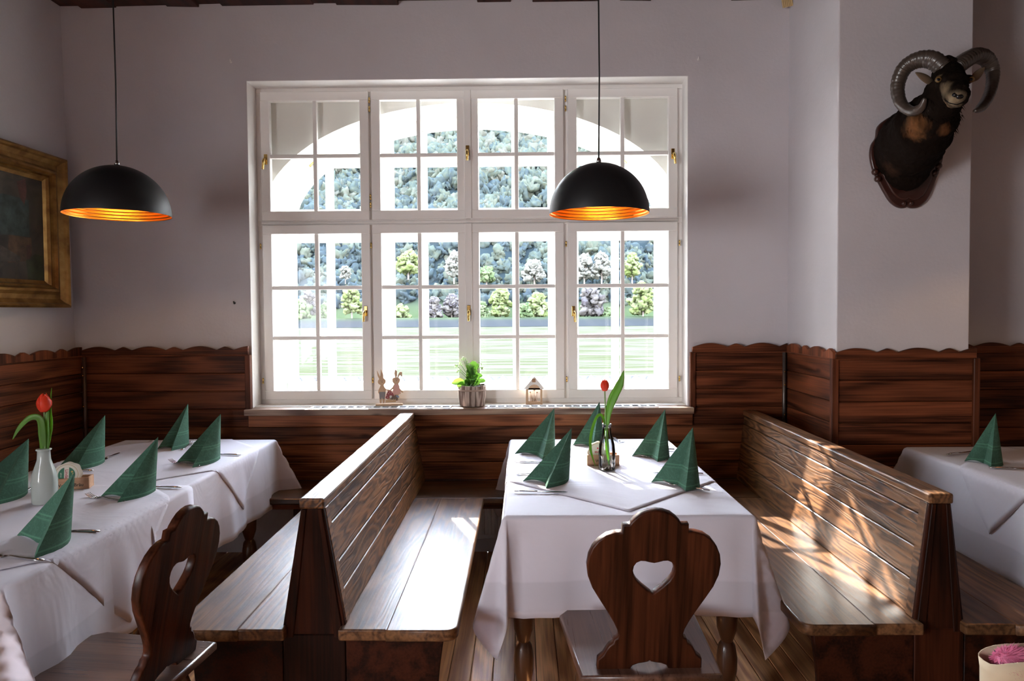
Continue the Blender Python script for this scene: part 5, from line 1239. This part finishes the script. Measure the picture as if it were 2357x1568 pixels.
N_ = 10500; X_ = rs.uniform(-430, 330, N_); Y_ = rs.uniform(385, 850, N_) ; Z_ = hill_z(X_, Y_); R3 = rs.uniform(2.0, 4.6, N_) * np.clip((Y_ - 200) / 300, .8, 1.6)
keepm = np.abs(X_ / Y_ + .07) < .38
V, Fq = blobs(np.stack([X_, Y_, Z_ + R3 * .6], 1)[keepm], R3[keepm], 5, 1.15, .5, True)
tag(np_mesh('forest', V, Fq, M_FOR), 'blue green forest covering the far hillside, haze painted into its colour', cat='forest', kind='stuff')
kinds = {'willow': (foliage('willow_leaves', [(0.156, 0.194, 0.069), (0.205, 0.237, 0.112), (0.243, 0.263, 0.156)]), 'pale yellow-green willow'),
         'white': (foliage('blossom_leaves', [(0.194, 0.194, 0.172), (0.243, 0.237, 0.212), (0.265, 0.263, 0.243)]), 'whitish blossoming tree'),
         'bush': (foliage('bank_leaves', [(0.100, 0.143, 0.069), (0.143, 0.187, 0.094), (0.181, 0.212, 0.125)]), 'fresh green bush'),
         'bare': (foliage('bare_twigs', [(0.107, 0.094, 0.107), (0.143, 0.131, 0.131), (0.181, 0.163, 0.150)]), 'greyish half-bare tree')}
M_TRK = mat('trunk_grey', (.16, .13, .12), .9)
def bank_tree(px_, py_base, hpx, wpx, kind, Y, where, seed):
    b0 = onY(px_, py_base, Y); h = hpx * Y / F; wd = wpx * Y / F; m, lb = kinds[kind]; r = np.random.RandomState(seed)
    root = empty('bank_tree', b0, label='%s on the far bank, %s' % (lb, where), cat='tree', group='trees and bushes along the far bank')
    k = 90; cs = []; rr_ = []
    for i in range(k):
        z = r.uniform(.22, .95); rad = (math.sin(PI * min(.98, z * .85 + .12)) ** .8) * wd / 2
        a = r.uniform(0, 2 * PI); q = r.uniform(.2, .8); cs.append((b0.x + rad * q * math.cos(a), b0.y + rad * q * math.sin(a), b0.z + z * h)); rr_.append(wd * r.uniform(.06, .12))
    V, Fq = blobs(cs, rr_, seed, .9, .5); tag(np_mesh('crown', V, Fq, m, root), kind='stuff')
    MB().tube([b0 - Vector((0, 0, 1)), b0 + Vector((0, 0, h * .35)), b0 + Vector((wd * .06, 0, h * .7))], [wd * .035, wd * .028, wd * .012], 6).build('trunk', M_TRK, root); keep(root)
TR = [(690, 745, 55, 60, 'bush', 'at the left end of the window'), (712, 738, 70, 46, 'bare', 'second from the window left edge'), (750, 742, 45, 40, 'bush', 'low beside the left bar'), (810, 735, 75, 60, 'willow', 'seen in the left casement'), (795, 650, 40, 30, 'white', 'high and star-like in the left casement'),
      (925, 744, 42, 48, 'willow', 'low near the left middle casement'), (940, 640, 62, 70, 'willow', 'high left of the middle'), (1000, 745, 60, 50, 'bare', 'with slanting trunks left of the middle'), (1040, 742, 65, 56, 'bare', 'tall and twiggy left of the middle stile'), (1045, 650, 70, 50, 'white', 'high beside the middle stile'),
      (1110, 745, 50, 40, 'bush', 'just right of the middle stile'), (1152, 743, 84, 62, 'willow', 'broad, above the plant'), (1205, 744, 45, 50, 'bush', 'low above the wooden house'), (1238, 742, 66, 62, 'willow', 'above and right of the wooden house'), (1230, 655, 55, 60, 'white', 'high above the wooden house'), (1120, 655, 40, 50, 'bush', 'higher right of the middle stile'),
      (1362, 740, 80, 72, 'bare', 'spreading, above the red tulip'), (1345, 655, 70, 54, 'white', 'bright, left in the right casement'), (1385, 655, 74, 60, 'white', 'bright, centre of the right casement'), (1400, 746, 36, 50, 'bush', 'low right of the tulip'), (1455, 650, 66, 48, 'willow', 'high in the right casement'), (1480, 738, 88, 68, 'willow', 'large, at the right edge of the window'), (1330, 746, 36, 40, 'bush', 'lowest, left in the right casement')]
for i, (a, c_, h, w_, k, wh) in enumerate(TR):
    bank_tree(a, c_, h, w_, k, 350 + (i % 3) * 6 if c_ > 700 else 395, wh, 100 + i)
